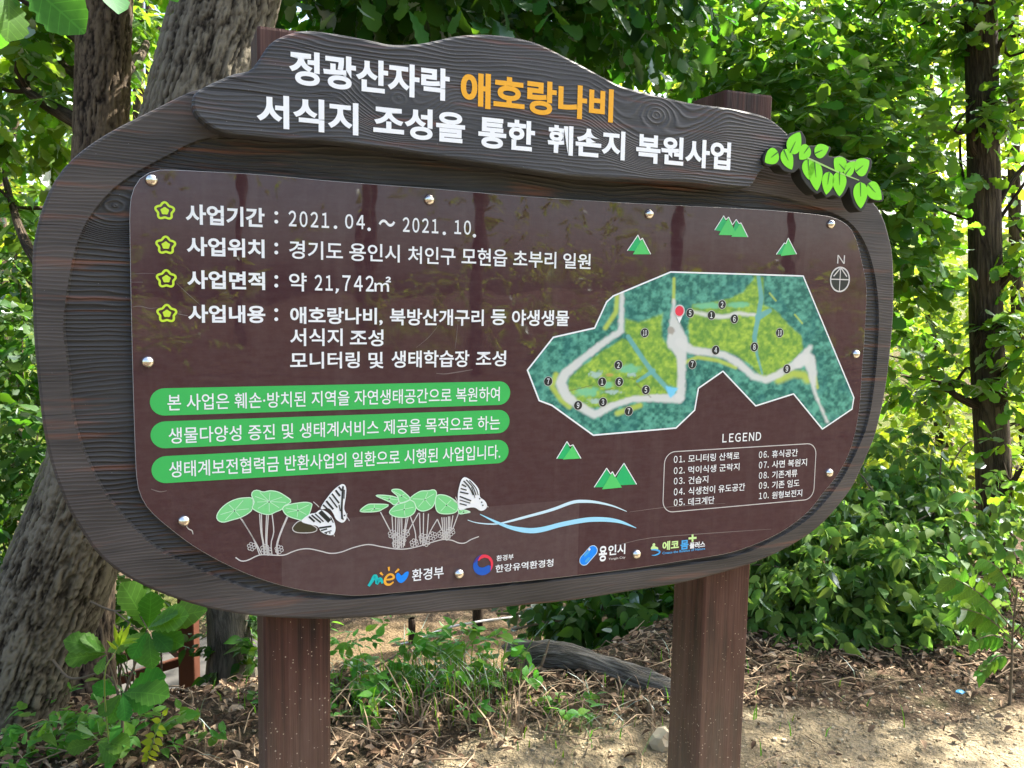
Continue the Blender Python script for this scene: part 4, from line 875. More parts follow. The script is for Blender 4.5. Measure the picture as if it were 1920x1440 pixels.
tree('straight_oak', 'upright brown trunk standing left of the leaning oak', [A(162, 1340, 4.2), A(160, 1200, 4.2), A(172, 800, 4.2), A(188, 300, 4.2), A(197, 0, 4.2), A(205, -400, 4.2), A(215, -900, 4.3)], [.165, .135, .125, .122, .12, .115, .10],
     [(A(90, 60, 5.2), (.45, .4, .4), 90), (A(30, 150, 4.6), (.35, .3, .45), 110), (A(10, 330, 5.4), (.5, .4, .4), 80), (A(275, 60, 6.0), (.45, .4, .5), 60), (A(200, -200, 4.6), (1.0, .8, .4), 80), (A(-60, -60, 4.4), (.7, .6, .5), 110)], M['oak'], M['bark2'], .115, 9, .24, 'oak', 24, clear=clear_sign, fur=.008)
tree('slim_tree', 'thin dark trunk far left, left of the two big trunks', [ground_at(112, 8.0), A(108, 600, 8), A(104, 270, 8), A(92, 100, 8), A(84, -200, 8)], [.085, .075, .068, .06, .05],
     [(A(60, 40, 8), (.9, .8, .6), 70), (A(150, 330, 8.3), (.6, .5, .4), 50), (A(20, 480, 8), (.7, .6, .6), 80), (A(80, -250, 8), (1.5, 1.2, .8), 80)], M['bright'], M['bark2'], .14, 8, .36)
tree('grey_tree', 'grey mossy trunk with ivy standing below the left side of the board', [ground_at(436, 5.0), A(432, 1220, 5.0), A(425, 1100, 5.0), A(418, 600, 5.0), A(410, 0, 5.1), A(405, -500, 5.2)], [.20, .135, .12, .11, .10, .08],
     [(A(440, 1230, 4.93), (.13, .07, .22), 26), (A(300, 40, 6), (.25, .3, .4), 30)], M['oakdark'], M['bark3'], .085, 8, .2, 'ovate', limbs=False)
tree('young_oak', 'leafy young oak spreading behind the right half of the title board', [ground_at(1310, 6.6), A(1312, 700, 6.6), A(1308, 200, 6.6), A(1308, 0, 6.6), A(1300, -300, 6.6), A(1300, -600, 6.6)], [.085, .07, .06, .055, .045, .03],
     [(A(1130, 60, 5.9), (.5, .5, .4), 60), (A(1300, 60, 5.6), (.6, .5, .45), 127), (A(1480, 120, 5.4), (.6, .5, .5), 161), (A(1440, 260, 5.2), (.55, .4, .35), 127), (A(1590, 300, 5.0), (.5, .4, .5), 161), (A(1600, 470, 5.0), (.40, .4, .4), 119), (A(1640, 620, 5.2), (.25, .3, .3), 33), (A(1620, 90, 5.8), (.6, .5, .5), 127), (A(1720, 330, 5.6), (.4, .4, .45), 48), (A(1300, -120, 6.4), (1.0, .9, .4), 27), ((1.5, 4.6, 4.6), (1.1, .9, .5), 93), ((2.2, 5.6, 4.6), (1.0, .9, .5), 66)], M['oak'], M['bark2'], .115, 9, .26, 'oak', clear=clear_sign, whorl=.3)  # closing lobes lie above the view, added to shade the area behind the title
tree('slender_oak', 'tall slender dark trunk with leafy side shoots near the right edge', [ground_at(1876, 5.0), A(1870, 1060, 5.0), A(1862, 860, 5.0), A(1850, 640, 5.0), A(1846, 400, 5.0), A(1838, 0, 5.0), A(1832, -300, 5.05), A(1830, -700, 5.1)], [.155, .105, .098, .092, .088, .085, .075, .06],
     [(A(1750, 20, 5.2), (.4, .4, .22), 80), (A(1900, 40, 4.9), (.25, .4, .2), 50), (A(1915, 190, 4.9), (.12, .25, .18), 30), (A(1925, 470, 4.9), (.12, .2, .2), 26), (A(1925, 640, 4.8), (.1, .2, .25), 30), (A(1885, 600, 4.9), (.04, .04, .05), 5), (A(1872, 740, 4.88), (.05, .04, .06), 6), (A(1840, 620, 4.9), (.04, .03, .05), 3), (A(1760, 718, 5.0), (.26, .15, .05), 22), (A(1830, 215, 4.87), (.05, .05, .06), 6), (A(1915, 880, 4.8), (.12, .2, .2), 24), ((2.7, 4.2, 4.3), (1.1, .9, .5), 190), ((3.9, 4.2, 4.3), (.8, .5, .4), 90), ((4.9, 5.6, 4.6), (1.0, .8, .5), 150), ((2.0, 3.1, 4.5), (1.0, .5, .4), 130), ((4.0, 5.0, 4.6), (.8, .6, .4), 80)], M['oak'], M['bark2'], .10, 7, .15, 'oak', 22, clear=clear_sign,  # world-coordinate lobes: unseen canopy added to shade the sign, soil and shrubs
     kids=[([A(1858, 410, 5.0), A(1880, 365, 5.0), A(1905, 330, 5.0), A(1960, 270, 5.0)], .022, .012), ([A(1852, 440, 5.0), A(1885, 395, 4.95), A(1930, 330, 4.9)], .015, .008), ([A(1850, 420, 5.0), A(1806, 330, 5.1), A(1800, 260, 5.1)], .014, .006), ([A(1846, 420, 5.0), A(1760, 390, 5.1), A(1700, 340, 5.2)], .010, .005), ([A(1846, 730, 5.0), A(1790, 720, 5.0), A(1690, 705, 5.0)], .012, .005)])
# further trees in the sunlit part of the wood
for (px, Y, rad_, lobes, lab, mat, sz) in (
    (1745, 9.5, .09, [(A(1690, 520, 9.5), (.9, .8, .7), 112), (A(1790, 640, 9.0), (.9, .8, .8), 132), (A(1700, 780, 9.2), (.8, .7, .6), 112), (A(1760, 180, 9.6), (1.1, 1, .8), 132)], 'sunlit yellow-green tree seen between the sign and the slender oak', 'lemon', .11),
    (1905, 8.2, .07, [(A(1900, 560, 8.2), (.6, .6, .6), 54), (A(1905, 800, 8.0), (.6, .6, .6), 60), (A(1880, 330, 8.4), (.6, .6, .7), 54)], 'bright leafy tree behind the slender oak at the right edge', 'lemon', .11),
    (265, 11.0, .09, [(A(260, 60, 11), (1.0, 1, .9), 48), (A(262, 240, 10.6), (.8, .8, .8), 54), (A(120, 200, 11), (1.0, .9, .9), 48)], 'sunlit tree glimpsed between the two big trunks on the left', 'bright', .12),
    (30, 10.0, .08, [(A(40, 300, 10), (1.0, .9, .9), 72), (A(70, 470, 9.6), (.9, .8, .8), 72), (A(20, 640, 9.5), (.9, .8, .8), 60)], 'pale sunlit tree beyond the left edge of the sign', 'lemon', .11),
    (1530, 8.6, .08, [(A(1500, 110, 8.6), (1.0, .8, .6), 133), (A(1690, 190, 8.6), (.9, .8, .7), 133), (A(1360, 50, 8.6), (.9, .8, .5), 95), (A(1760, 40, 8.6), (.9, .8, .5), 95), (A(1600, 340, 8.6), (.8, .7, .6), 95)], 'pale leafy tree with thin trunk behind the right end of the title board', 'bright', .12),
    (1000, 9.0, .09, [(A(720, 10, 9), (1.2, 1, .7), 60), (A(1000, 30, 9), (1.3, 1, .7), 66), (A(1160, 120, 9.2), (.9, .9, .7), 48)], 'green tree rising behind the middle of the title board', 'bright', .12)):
    b0 = ground_at(px, Y)
    tree('forest_tree', lab, [b0, A(px + 4, 600, Y), A(px - 6, 150, Y), A(px, -300, Y), A(px + 8, -600, Y)], [rad_, rad_ * .85, rad_ * .75, rad_ * .6, rad_ * .4], lobes, M[mat], M['bark2'], sz, 8, .42, 'oakm', group='trees of the wood behind the sign', clear=clear_sign)

# shrubs
def shrub(name, label, base, lobes, mat, size, K, L, tm, droop=.6, up=.5, group=None, stems=9, cat='shrub', whorl=0.):
    t = empty(name, base); tag(t, label, cat, group); off = -np.array(base, float); G = Geo(); r2 = np.random.default_rng(len(label) + stems)
    for (c, rd, n) in lobes:
        for j in range(max(2, stems // len(lobes))):
            e = np.asarray(c, float) + r2.normal(0, .5, 3) * np.broadcast_to(rd, (3,)); b1 = np.array(base, float) + np.array((r2.normal(0, .12), r2.normal(0, .10), -.03))
            G.tube(curve3([b1, (b1 * .5 + e * .5) + np.array((0, 0, .12)) + r2.normal(0, .04, 3), e], 9) + off, np.linspace(.009, .003, 9), 5)
    G.obj('stem', M['twig'], t)
    crown('foliage', [(np.asarray(c, float) + off, rd, n) for c, rd, n in lobes], M[mat], t, size, K, L, tm, droop, up, whorl, clear=lambda C: clear_sign(C - off))
    return t
shrub('shrub', 'dense shrub with drooping oval leaves just right of the right-hand post', ground_at(1520, 4.1), [(A(1470, 1090, 4.05), (.30, .22, .26), 120), (A(1590, 1050, 4.1), (.36, .25, .30), 170), (A(1500, 985, 4.4), (.40, .3, .22), 130), (A(1420, 1150, 4.2), (.16, .2, .2), 50), (A(1540, 1170, 3.9), (.30, .15, .12), 60)], 'shrub', .072, 10, .18, 'ovate', .9, .25, 'shrubs right of the sign', 15)
shrub('shrub', 'dense shrub with drooping oval leaves below the slender oak', ground_at(1760, 4.2), [(A(1700, 1090, 4.0), (.30, .24, .24), 140), (A(1780, 1000, 4.3), (.36, .3, .28), 140), (A(1680, 960, 4.6), (.4, .3, .25), 120), (A(1760, 1160, 3.95), (.28, .15, .12), 70), (A(1650, 1150, 3.9), (.22, .12, .12), 50), (A(1690, 880, 4.7), (.16, .25, .25), 60), (A(1640, 960, 4.7), (.2, .25, .15), 40)], 'shrub', .072, 10, .18, 'ovate', .9, .25, 'shrubs right of the sign', 15)
shrub('shrub', 'dark leafy shrub between the fallen log and the right-hand post', ground_at(1200, 4.6), [(A(1190, 1160, 4.5), (.34, .25, .22), 140), (A(1110, 1130, 4.7), (.30, .25, .18), 90), (A(1250, 1210, 4.3), (.18, .18, .2), 60), (A(1300, 1120, 4.5), (.25, .25, .2), 70)], 'oakdark', .10, 8, .26, 'ovate', .7, .4, None, 12)
shrub('shrub', 'dark green understorey shrub left of the board at mid height', ground_at(20, 5.2), [(A(30, 640, 5.2), (.32, .3, .45), 130), (A(40, 820, 5.0), (.36, .3, .45), 160), (A(20, 480, 5.6), (.35, .3, .35), 90), (A(-60, 1000, 5.0), (.5, .4, .5), 110), (A(60, 960, 5.0), (.4, .3, .4), 110)], 'oakdark', .095, 8, .3, 'oakm', .5, .6, None, 14)
shrub('shrub', 'sunlit yellow-green bush low between the shrubs and the slender oak', ground_at(1790, 7.2), [(A(1790, 960, 7.2), (.6, .5, .5), 120), (A(1720, 860, 7.6), (.6, .5, .5), 100), (A(1900, 1010, 6.8), (.35, .4, .5), 80)], 'lemon', .11, 8, .32, 'oakm', .5, .7, None, 10)
shrub('shrub', 'low bush beyond the trail under the left half of the board', ground_at(700, 7.4), [(A(680, 1120, 7.3), (.7, .4, .35), 120), (A(860, 1110, 7.5), (.6, .4, .35), 110), (A(1040, 1100, 7.6), (.7, .4, .35), 110), (A(520, 1130, 7.2), (.5, .4, .35), 90)], 'oak', .11, 8, .32, 'oakm', .5, .6, None, 12)

shrub('shrub', 'small dark shrub in the gap between the leaning oak and the railing', ground_at(240, 4.7), [(A(240, 1120, 4.7), (.10, .1, .14), 34), (A(205, 1190, 4.6), (.10, .1, .12), 24), (A(270, 1060, 4.9), (.15, .1, .1), 24)], 'oakdark', .075, 7, .14, 'oakm', .5, .6, None, 6)
# the wood as a mass, all round the clearing
r3 = np.random.default_rng(77)
nW = 17000
ang = r3.uniform(0, 2 * np.pi, nW); rad_ = 14 + 19 * r3.random(nW) ** .8; wx = rad_ * np.cos(ang); wy = 3 + rad_ * np.sin(ang)
front = wy < 2; hmax = np.where(front, 9.0, 8.5)
wz = gz(wx, wy) + hmax * r3.random(nW) ** 1.25
cl = fbm(ang * 9 + 40, wz * .55 + 5, 3, 61); kp = (cl > np.where(front, .37, .365) + np.where(front, .012, .021) * wz) 
C = np.c_[wx, wy, wz][kp]; O = r3.normal(0, 1, C.shape)
P_, D_, N_, S_ = sprays(C, O, .55, 9, .19, r3, .3, .8); Vw, Qw = leaves(P_, D_, N_, S_, 'simple')
G = Geo()
for i in range(70):
    a = r3.uniform(0, 2 * np.pi); q = r3.uniform(13, 30); x, y = q * math.cos(a), 3 + q * math.sin(a); z = float(gz(x, y)); h = r3.uniform(8, 13); tl = r3.normal(0, .5, 2)
    G.tube(curve3([(x, y, z - .2), (x + tl[0] * .5, y + tl[1] * .5, z + h / 2), (x + tl[0], y + tl[1], z + h)], 6), np.linspace(.16, .06, 6), 7)
Vt, Qt = np.concatenate(G.V), np.concatenate(G.Q)
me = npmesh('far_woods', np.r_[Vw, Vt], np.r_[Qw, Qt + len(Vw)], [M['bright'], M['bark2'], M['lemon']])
mi = np.where(np.repeat(r3.random(len(C)) < .5, len(Qw) // len(C)), 0, 2).astype(np.int32)
me.polygons.foreach_set('material_index', np.r_[mi, np.ones(len(Qt), np.int32)])
fw = link(bpy.data.objects.new('far_woods', me)); tag(fw, 'far-off sunlit woodland around the clearing', 'woodland', kind='stuff')
# ------------------------------------------------------------------ on the ground
def scatter(n, dens, x0=-2.6, x1=3.4, y0=2.3, y1=5.2, r=rng):
    x = r.uniform(x0, x1, n * 6); y = r.uniform(y0, y1, n * 6); k = r.random(n * 6) < dens(x, y); x, y = x[k][:n], y[k][:n]
    return x, y, gz(x, y)
def litd(x, y):
    e = 3.02 + .26 * sstep(.5, 1.6, x) - .6 * sstep(.2, -.7, x)
    return np.clip(sstep(-.30, .22, y - e + (fbm(x * 3, y * 3, 3, 71) - .5) * .8) + .03, 0, 1) * np.where(np.abs(y - 5.5) < .34, .12, 1)
b = NB('dead_leaf'); gi = b.n('NewGeometry').outputs['Random Per Island']
M['dead'] = b.done(b.pbsdf(b.ramp(gi, [(0, (.045, .030, .019)), (.35, (.12, .075, .045)), (.6, (.20, .128, .078)), (.85, (.30, .215, .14)), (1, (.40, .32, .23))]), .8, .2))
x, y, z = scatter(15000, litd); n_ = len(x); a = rng.uniform(0, 6.28, n_)
D_ = np.c_[np.cos(a), np.sin(a), rng.normal(0, .28, n_)]; N_ = np.c_[rng.normal(0, .45, n_), rng.normal(0, .45, n_), np.ones(n_)]
TM['dead'] = leaf_tmpl([0, .25, .5, .75, 1.0], [.02, .20, .27, .18, .02], .7, .35)
V, Q = leaves(np.c_[x, y, z + .006 + .02 * rng.random(n_)], D_, N_, rng.uniform(.016, .05, n_), 'dead')
tag(nobj('leaf_litter', V, Q, M['dead']), 'brown dead leaves lying on the soil', 'leaf litter', kind='stuff')
# crumbs of soil and gravel
ico = np.array([(0, 0, 1), (.894, 0, .447), (.276, .851, .447), (-.724, .526, .447), (-.724, -.526, .447), (.276, -.851, .447), (.724, .526, -.447), (-.276, .851, -.447), (-.894, 0, -.447), (-.276, -.851, -.447), (.724, -.526, -.447), (0, 0, -1)])
icf = np.array([(0,1,2),(0,2,3),(0,3,4),(0,4,5),(0,5,1),(1,6,2),(2,7,3),(3,8,4),(4,9,5),(5,10,1),(2,6,7),(3,7,8),(4,8,9),(5,9,10),(1,10,6),(11,7,6),(11,8,7),(11,9,8),(11,10,9),(11,6,10)])
x, y, z = scatter(11000, lambda x, y: np.clip(1.05 - litd(x, y) * .8, .1, 1), -2.2, 3.4, 2.3, 4.6); n_ = len(x)
sz = .002 + .007 * rng.random(n_) ** 3 + .008 * (rng.random(n_) > .99)
V = (ico[None] * (1 + rng.normal(0, .16, (n_, 12, 1))) * (sz[:, None, None] * rng.uniform(.6, 1.2, (n_, 1, 3))) + np.c_[x, y, z + sz * .3][:, None]).reshape(-1, 3)
b = NB('crumb'); gi = b.n('NewGeometry').outputs['Random Per Island']
M['crumb'] = b.done(b.pbsdf(b.ramp(gi, [(0, (.22, .165, .10)), (.5, (.36, .29, .185)), (1, (.47, .40, .28))]), .9, .2))
tag(nobj('gravel', V, (icf[None] + (np.arange(n_) * 12)[:, None, None]).reshape(-1, 3), M['crumb']), 'small crumbs of pale soil and gravel', 'gravel', kind='stuff')
# twigs lying about
G = Geo(); x, y, z = scatter(900, lambda x, y: np.clip(litd(x, y) * 1.0 + .06, 0, 1), y1=4.4)
for i in range(len(x)):
    a = rng.uniform(0, 6.28); L = rng.uniform(.05, .26); d = np.array((math.cos(a), math.sin(a))) * L / 2; q0, q1 = np.array((x[i], y[i])) - d, np.array((x[i], y[i])) + d
    zz = .012 + .03 * rng.random(); m_ = np.array((x[i], y[i])) + rng.normal(0, .015, 2)
    G.tube(np.array([(q0[0], q0[1], gz(*q0) + zz), (m_[0], m_[1], z[i] + zz + rng.normal(.006, .008)), (q1[0], q1[1], gz(*q1) + zz * rng.uniform(.2, 1.5))]), [.0028, .0024, .0012], 5)
tag(G.obj('twigs', M['drytwig']), 'thin dry twigs strewn over the litter', 'twigs', kind='stuff')
# grass
def blades(pos, h, r=rng, lean=.5, w=.0035):
    n = len(pos); a = r.uniform(0, 6.28, n); d = np.c_[np.cos(a), np.sin(a), np.zeros(n)]; s_ = np.c_[-d[:, 1], d[:, 0], np.zeros(n)]; ln = lean * r.random(n)[:, None] * h[:, None]
    V = []; 
    for t, ww in ((0, 1), (.4, .9), (.75, .6), (1, .08)):
        c = pos + np.array((0, 0, 1.0)) * (h[:, None] * t * (1 - .25 * t * lean)) + d * ln * t ** 2
        V += [c - s_ * w * ww, c + s_ * w * ww]
    V = np.stack(V, 1); q = np.array([(0, 1, 3, 2), (2, 3, 5, 4), (4, 5, 7, 6)])
    return V.reshape(-1, 3), (q[None] + (np.arange(n) * 8)[:, None, None]).reshape(-1, 4)
def gpt(px, py):  # ground point under a photo pixel
    r_ = ray(px, py); t = 1.0
    for _ in range(400):
        q = CAM + r_ * t
        if q[2] < gz(q[0], q[1]): break
        t += .02
    return q
pp = []; hh_ = []
for (px, py, sp, n_, h0) in ((800, 1300, .16, 130, .20), (870, 1290, .13, 110, .24), (740, 1310, .12, 50, .14), (930, 1330, .12, 24, .08), (560, 1320, .2, 60, .12), (1060, 1330, .2, 40, .10), (1450, 1300, .25, 30, .10), (1100, 1330, .25, 40, .12), (1210, 1345, .14, 26, .10)):
    c = gpt(px, py); q = c + rng.normal(0, sp, (n_, 3)); q[:, 2] = gz(q[:, 0], q[:, 1]) - .005; pp.append(q); hh_.append(h0 * rng.uniform(.4, 1.2, n_))
V, Q = blades(np.concatenate(pp), np.concatenate(hh_), lean=.9, w=.0028); tag(nobj('grass', V, Q, M['oak']), 'thin green grass growing at the edge of the bank', 'grass', kind='stuff')
pp = []; hh_ = []
for (px, py, sp, n_, h0) in ((980, 1345, .14, 70, .1), (880, 1335, .14, 90, .2), (1080, 1350, .15, 70, .07), (660, 1330, .2, 60, .15), (780, 1340, .2, 90, .12), (1180, 1340, .15, 60, .1)):
    c = gpt(px, py); q = c + rng.normal(0, sp, (n_, 3)); q[:, 2] = gz(q[:, 0], q[:, 1]) - .005; pp.append(q); hh_.append(h0 * rng.uniform(.4, 1.2, n_))
V, Q = blades(np.concatenate(pp), np.concatenate(hh_), lean=1.3); tag(nobj('dry_grass', V, Q, M['drytwig']), 'bleached dry grass stalks around the fallen log', 'dry grass', kind='stuff')
# ground cover of small leaves at the foot of the leaning oak and round the tuft
C = []
for (px, py, sp, n_, up_) in ((40, 1440, .12, 10, .12), (170, 1410, .14, 26, .10), (140, 1390, .10, 14, .14), (250, 1400, .12, 12, .06), (780, 1285, .16, 46, .20), (850, 1285, .13, 40, .18), (700, 1320, .12, 16, .10), (1050, 1345, .2, 10, .04), (620, 1345, .15, 14, .06)):
    c = gpt(px, py); q = c + rng.normal(0, sp, (n_, 3)) * np.array((1, .7, 0)); q[:, 2] = gz(q[:, 0], q[:, 1]) + up_ * rng.random(n_); C.append(q)
C = np.concatenate(C); P_, D_, N_, S_ = sprays(C, rng.normal(0, 1, C.shape) + np.array((0, 0, .5)), .10, 6, .055, rng, .3, 1.0)
V, Q = leaves(P_, D_, N_, S_, 'ovate'); tag(nobj('ground_cover', V, Q, M['seed']), 'low leafy ground cover beside the leaning oak and the bank', 'ground cover', kind='stuff')
# fallen log
La, Lb = A(950, 1222, 3.66), A(1330, 1318, 3.2); 
LV, LQ, LU = tube(curve3([La, La * .66 + Lb * .34 + np.array((.02, 0, .045)), La * .3 + Lb * .7 + np.array((0, 0, .02)), Lb], 60), np.linspace(.060, .046, 60), 40)
LV = LV.reshape(60, 41, 3); cc = LV.mean(1); nr = LV - cc[:, None]; u_ = LU.reshape(60, 41, 2)
bm_ = (fbm(u_[..., 0] * 40, u_[..., 1] * 9, 4, 81) - .5) * .7 + (fbm(u_[..., 0] * 12 + 4, u_[..., 1] * 5, 3, 85) - .5) * .7; jag = np.where(np.arange(60)[:, None] < 5, (fbm(u_[..., 0] * 60, u_[..., 1] * 0 + 3, 2, 83) - .5), 0)
LV = cc[:, None] + nr * (1 + .95 * bm_[..., None]) + unit(La - Lb) * (jag * .16 * (5 - np.minimum(np.arange(60), 5))[:, None] / 5)[..., None]
lt = empty('fallen_log', tuple(La)); tag(lt, 'grey broken log lying on the bank behind the right-hand post', 'log'); lo_ = -La
M['logbark'] = bark_mat('log_bark', (.06, .052, .042), (.20, .18, .15), (.38, .35, .30), 0, 40, 3.0, .012)
nobj('log_bark', LV.reshape(-1, 3) + lo_, LQ, M['logbark'], lt, uv=LU, smooth=True)
ev = LV[2, :-1] * .86 + cc[2] * .14; ctr = cc[2] + unit(Lb - La) * .05
Vc = np.r_[LV[1, :-1], ctr[None] + 0 * LV[1, :1]]; k = np.arange(40)
nobj('broken_end', Vc + lo_, np.c_[k, (k + 1) % 40, np.full(40, 40)], plain('split_wood', (.36, .27, .17), .85, .2), lt)
# dry vines arching by the left-hand post
vt = empty('dry_vine', tuple(gpt(400, 1380))); tag(vt, 'dry brown vine arching over the soil left of the left-hand post', 'vine'); vo = -np.array(vt.location); G = Geo()
for pts in ([(285,1390),(330,1365),(390,1345),(440,1350),(478,1362)],[(330,1385),(365,1330),(400,1318),(440,1330),(490,1375)],[(355,1340),(362,1310),(352,1290)],[(300,1370),(360,1348),(420,1340),(470,1330)],[(430,1395),(420,1350),(445,1335)]):
    Yb = 3.05; G.tube(curve3([A(px, py, Yb + .04 * i) for i, (px, py) in enumerate(pts)], 16) + vo, np.linspace(.0045, .002, 16), 6)
G.obj('stem', M['drytwig'], vt)
for pts, Yb in (([(930,1150),(1010,1155),(1080,1185),(1130,1225)], 4.6), ([(960,1180),(1060,1165),(1120,1205)], 4.5), ([(1000,1290),(985,1230),(975,1300),(970,1350)], 3.5), ([(1010,1262),(1024,1222),(1030,1200)], 3.5), ([(975,1225),(968,1290),(978,1350)], 3.45), ([(650,1280),(720,1275),(820,1290)], 3.7), ([(660,1275),(740,1230),(800,1195)], 3.9), ([(700,1295),(760,1240),(770,1200)], 3.8)):
    p0 = A(*pts[0], Yb); G = Geo(); G.tube(curve3([A(px, py, Yb) - p0 for px, py in pts], 14), np.linspace(.008, .003, 14), 6)
    o = G.obj('dry_branch', M['drytwig']); o.location = tuple(p0)
    tag(o, 'thin brown dead branch sticking up from the bank under the board', 'branch', 'dead branches on the bank')

# ------------------------------------------------------------------ seedlings
def seedling(name, label, base, stems, lv, mat, tm, cat='seedling', nrm=(.05, -.7, .7), jit=.25):
    t = empty(name, tuple(base)); tag(t, label, cat); off = -np.array(base, float); G = Geo()
    for pts, r0 in stems: G.tube(curve3(pts, 12) + off, np.linspace(r0, r0 * .45, 12), 6)
    G.obj('stem', M['twig'] if mat != 'lemon' else M[mat], t)
    P_ = np.array([a for a, _ in lv]) + off; D_ = np.array([b_ - a for a, b_ in lv]); N_ = np.tile(np.array(nrm), (len(lv), 1)) + rng.normal(0, jit, (len(lv), 3))
    V, Q = leaves(P_, D_, N_, np.linalg.norm(D_, axis=1), tm); nobj('leaf_cluster', V, Q, M[mat], t, smooth=True, uv=leaf_uv(len(lv), tm)); return t
Ys = 2.6; B = lambda x, y, d=0: A(x, y, Ys + d)
bs = gpt(205, 1440)
lv = []
for (x0, y0, x1, y1, d) in ((285,1178,255,1085,.05),(288,1180,330,1130,0),(292,1182,385,1120,.04),(290,1180,352,1142,-.02),(285,1185,240,1205,0),(287,1186,252,1240,-.03),(292,1188,292,1262,-.05),(296,1186,330,1215,-.03),(298,1184,352,1205,0),(290,1178,300,1118,.05),(290,1185,272,1255,.02),
                            (196,1222,118,1190,0),(198,1226,110,1232,.03),(200,1228,176,1262,-.03),(202,1222,232,1192,.05),(198,1220,160,1186,.03),
                            (232,1300,312,1288,-.02),(228,1300,282,1325,0),(226,1302,180,1345,-.02),(226,1298,172,1288,.03),(230,1302,236,1352,-.05),(226,1304,206,1362,.0),(238,1298,296,1262,.04),(180,1390,120,1408,0),(184,1392,212,1425,-.02),(182,1388,160,1348,.03),(186,1390,236,1390,0)):
    x1, y1 = x0 + (x1 - x0) * .84, y0 + (y1 - y0) * .84; k_ = -12 if x0 > 250 else 0
    lv.append((B(x0 + k_, y0, d), B(x1 + k_, y1, d - .06)))
sd_ = seedling('oak_seedling', 'big-leaved oak seedling spreading in front of the leaning trunk below the board', bs,
    [([bs, B(228, 1380), B(232, 1310), B(255, 1240), B(276, 1182)], .006), ([B(228, 1330), B(214, 1275), B(198, 1224)], .004), ([B(170, 1128, .2), B(215, 1146, .1), B(250, 1140, .05), B(276, 1178)], .004), ([B(215, 1146, .1), B(245, 1170), B(262, 1182)], .003), ([B(100, 1238, .2), B(125, 1268, .1), B(150, 1272), B(196, 1262), B(224, 1300)], .005), ([B(222, 1400), B(200, 1395), B(182, 1390)], .003)], lv, 'seed', 'oakfine')
so_ = -np.array(bs)
lv = []
for (x0, y0, x1, y1) in ((224,1212,212,1178),(226,1208,240,1176),(228,1206,252,1192),(220,1218,202,1204),(222,1212,224,1180),(224,1210,250,1196)): lv.append((B(x0, y0, -.08), B(x1, y1, -.1)))
bs2 = bs + np.array((.02, -.02, 0)); seedling('pale_sprout', 'thin pale yellow-green sprout rising through the oak seedling', bs2, [([bs2, B(198, 1330, -.06), B(197, 1258, -.08), B(212, 1230, -.08), B(224, 1208, -.08)], .003)], lv, 'lemon', 'lance', 'sprout')
bs3 = gpt(272, 1436); q = lambda x, y: A(x, y, bs3[1] - .02); lv = []
for (x0, y0, x1, y1) in ((306,1342,314,1328),(302,1352,282,1350),(297,1362,310,1368),(294,1372,306,1382),(290,1380,270,1378),(290,1385,306,1398),(286,1392,262,1390),(285,1398,302,1408),(283,1402,262,1408),(282,1408,296,1420),(280,1412,264,1420),(278,1416,292,1430),(276,1420,264,1432),(284,1396,272,1400)): lv.append((q(x0, y0), q(x1, y1)))
seedling('lemon_sprout', 'bright yellow-green sprout on the ground left of the left-hand post', bs3, [([bs3, q(282, 1405), q(294, 1370), q(308, 1336)], .003)], lv, 'lemon', 'ovate', 'sprout', (0, -.8, .5), .4)
# tall compound-leaved plant at the right edge
bs4 = gpt(1893, 1322); q = lambda x, y, d=0: A(x, y, bs4[1] + d); lv = []; st_ = [([bs4, q(1897, 1250), q(1899, 1180), q(1908, 1100)], .006)]
for (x0, y0, x1, y1) in ((1898,1200,1800,1140),(1899,1180,1790,1085),(1901,1160,1960,1090),(1899,1215,1960,1180),(1897,1230,1840,1260),(1904,1120,1850,1050),(1899,1210,1830,1200),(1900,1190,1970,1140)):
    st_.append(([q(x0, y0), q((x0 + x1) / 2, (y0 + y1) / 2 - 14, -.06), q(x1, y1, -.1)], .003))
    for t in np.linspace(.3, 1, 6):
        px, py = x0 + (x1 - x0) * t, y0 + (y1 - y0) * t - 14 * 4 * t * (1 - t)
        for s_ in (-1, 1):
            dx, dy = (x1 - x0) * .14 - s_ * (y1 - y0) * .22, (y1 - y0) * .14 + s_ * (x1 - x0) * .22 + 14
            lv.append((q(px, py, -.1 * t), q(px + dx, py + dy, -.1 * t - .02)))
seedling('tall_herb', 'tall green herb with feathery leaflets on a pale stem at the right edge', bs4, st_, lv, 'seed', 'ovate', 'plant', (0, -.5, .8), .3)

# ------------------------------------------------------------------ trail furniture
def boxmesh(c, sx, sy, sz, bev=.004, rot=0.0):
    bm = bmesh.new(); bmesh.ops.create_cube(bm, size=1.0); bmesh.ops.scale(bm, vec=(sx, sy, sz), verts=bm.verts)
    bmesh.ops.bevel(bm, geom=bm.edges[:], offset=bev, segments=2, affect='EDGES'); bmesh.ops.rotate(bm, cent=(0, 0, 0), matrix=Matrix.Rotation(rot, 3, 'Z'), verts=bm.verts)
    bmesh.ops.translate(bm, vec=tuple(c), verts=bm.verts); return bm
def bmobj(name, bm, mat, parent=None):
    me = bpy.data.meshes.new(name); bm.to_mesh(me); bm.free(); me.materials.append(mat); return link(bpy.data.objects.new(name, me), parent)
M['railwood'] = plain('rail_wood', (.075, .026, .014), .6, .3); M['ropewhite'] = plain('white_rope', (.78, .78, .76), .7, .2)
rb = ground_at(354, 5.42); rt = empty('wooden_railing', tuple(rb)); tag(rt, 'red-brown wooden railing with a post and slanting rails seen under the left of the board', 'railing')
bmobj('post', boxmesh((0, 0, .40), .105, .105, 1.0), M['railwood'], rt)
bmobj('post', boxmesh((-1.15, -.35, .40), .085, .085, 1.0), M['railwood'], rt)
ro = -np.array(rt.location)
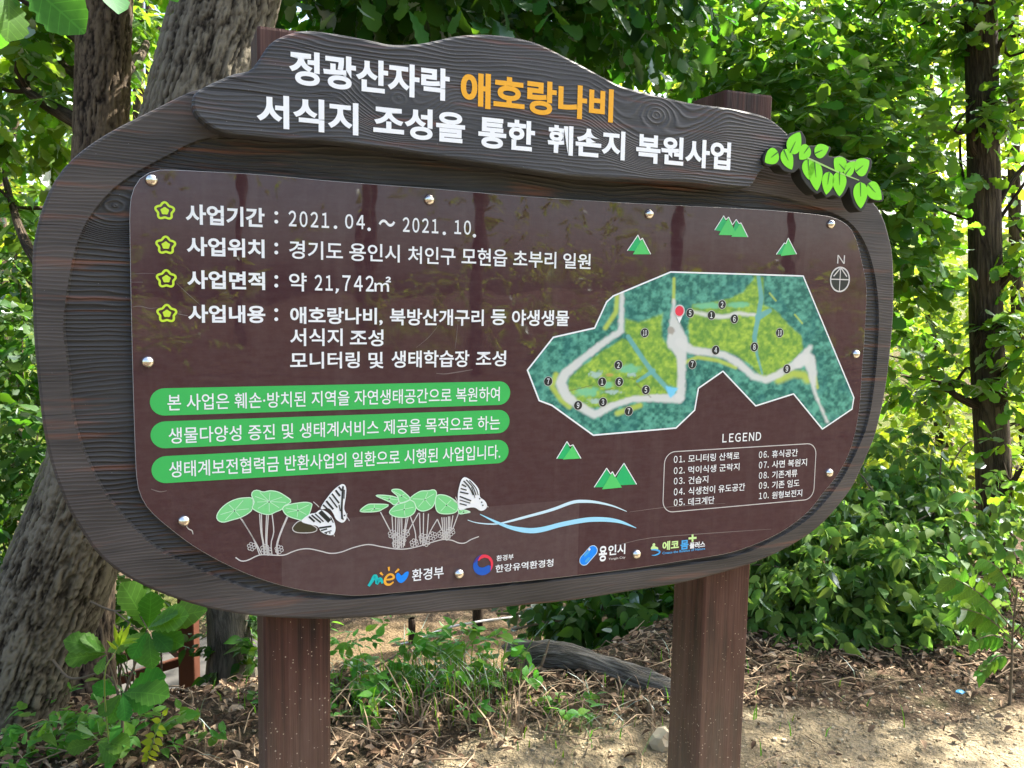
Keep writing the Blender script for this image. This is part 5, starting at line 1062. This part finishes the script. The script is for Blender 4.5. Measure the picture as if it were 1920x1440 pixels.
def beam(p0, p1, w, name='rail'):
    p0, p1 = np.array(p0), np.array(p1); d = p1 - p0; L = np.linalg.norm(d); bm = boxmesh((0, 0, 0), L, w * .6, w)
    bmesh.ops.transform(bm, matrix=Vector(d).to_track_quat('X', 'Z').to_matrix().to_4x4(), verts=bm.verts); bmesh.ops.translate(bm, vec=tuple((p0 + p1) / 2), verts=bm.verts); bmobj(name, bm, M['railwood'], rt)
beam(A(200, 1282, 5.3) + ro, A(344, 1238, 5.5) + ro, .06); beam(A(205, 1245, 5.3) + ro, A(344, 1180, 5.5) + ro, .06); beam(A(362, 1284, 5.5) + ro, A(470, 1245, 6.2) + ro, .05); beam(A(318, 1212, 5.6) + ro, A(346, 1236, 5.5) + ro, .06)
dk = bmobj('boardwalk', boxmesh((-1.95, 6.05, float(gz(-2.0, 6.1)) + .03), 1.8, 1.1, .10, .01, .15), plain('deck_grey', (.075, .072, .066), .8, .2)); dk['kind'] = 'structure'; dk['label'] = 'grey boardwalk beside the railing'
rp = []
for px, py0, Yp in ((895, 1204, 5.85), (1168, 1160, 6.3), (772, 1216, 5.6)):
    base = np.array((A(px, py0, Yp)[0], Yp, 0)); base[2] = gz(base[0], base[1]) - .03
    t = empty('rope_post', tuple(base)); w_ = .075 if px == 895 else .05
    tag(t, {895: 'dark stout rope post at the trail edge under the middle of the board', 1168: 'thin dark rope post at the right end of the white rope', 772: 'short thin rope post under the left of the board'}[px], 'post', 'posts carrying the white rope')
    h = .75 if px == 895 else (.2 if px == 772 else .5); G = Geo(); G.tube([(0, 0, 0), (0, 0, h * .5), (0, 0, h - .01), (0, 0, h)], [w_ / 2, w_ / 2, w_ / 2, w_ / 2 * .8], 12); G.obj('pole', M['bark2'], t)
G = Geo(); G.tube(curve3([A(560, 1236, 5.4), A(645, 1231, 5.45), A(772, 1203, 5.6), A(830, 1180, 5.75), A(895, 1166, 5.81), A(1000, 1152, 6.0), A(1168, 1126, 6.26)], 40), .009, 8)
tag(G.obj('white_rope', M['ropewhite']), 'white rope strung along the trail behind the sign', 'rope')
# small loose things
def lump(name, label, cat, c, s, mat, sub=2, seed=1):
    bm = bmesh.new(); bmesh.ops.create_icosphere(bm, subdivisions=sub, radius=1.0); rr = np.random.default_rng(seed)
    for v in bm.verts: v.co = Vector((v.co.x * s[0], v.co.y * s[1], v.co.z * s[2])) * (1 + rr.normal(0, .12))
    o = bmobj(name, bm, mat); o.location = tuple(c); tag(o, label, cat); return o
c = gpt(1243, 1400); lump('stone', 'pale angular stone on the soil beside the right-hand post', 'stone', c + np.array((0, 0, .02)), (.045, .04, .05), plain('pale_stone', (.50, .43, .31), .9, .2), 2, 3)
c = gpt(1800, 1302); lump('litter_scrap', 'small crumpled blue scrap on the soil at right', 'litter', c + np.array((0, 0, .008)), (.022, .014, .010), plain('blue_film', (.10, .38, .62), .3, .5), 2, 4)
c = gpt(1372, 1268);
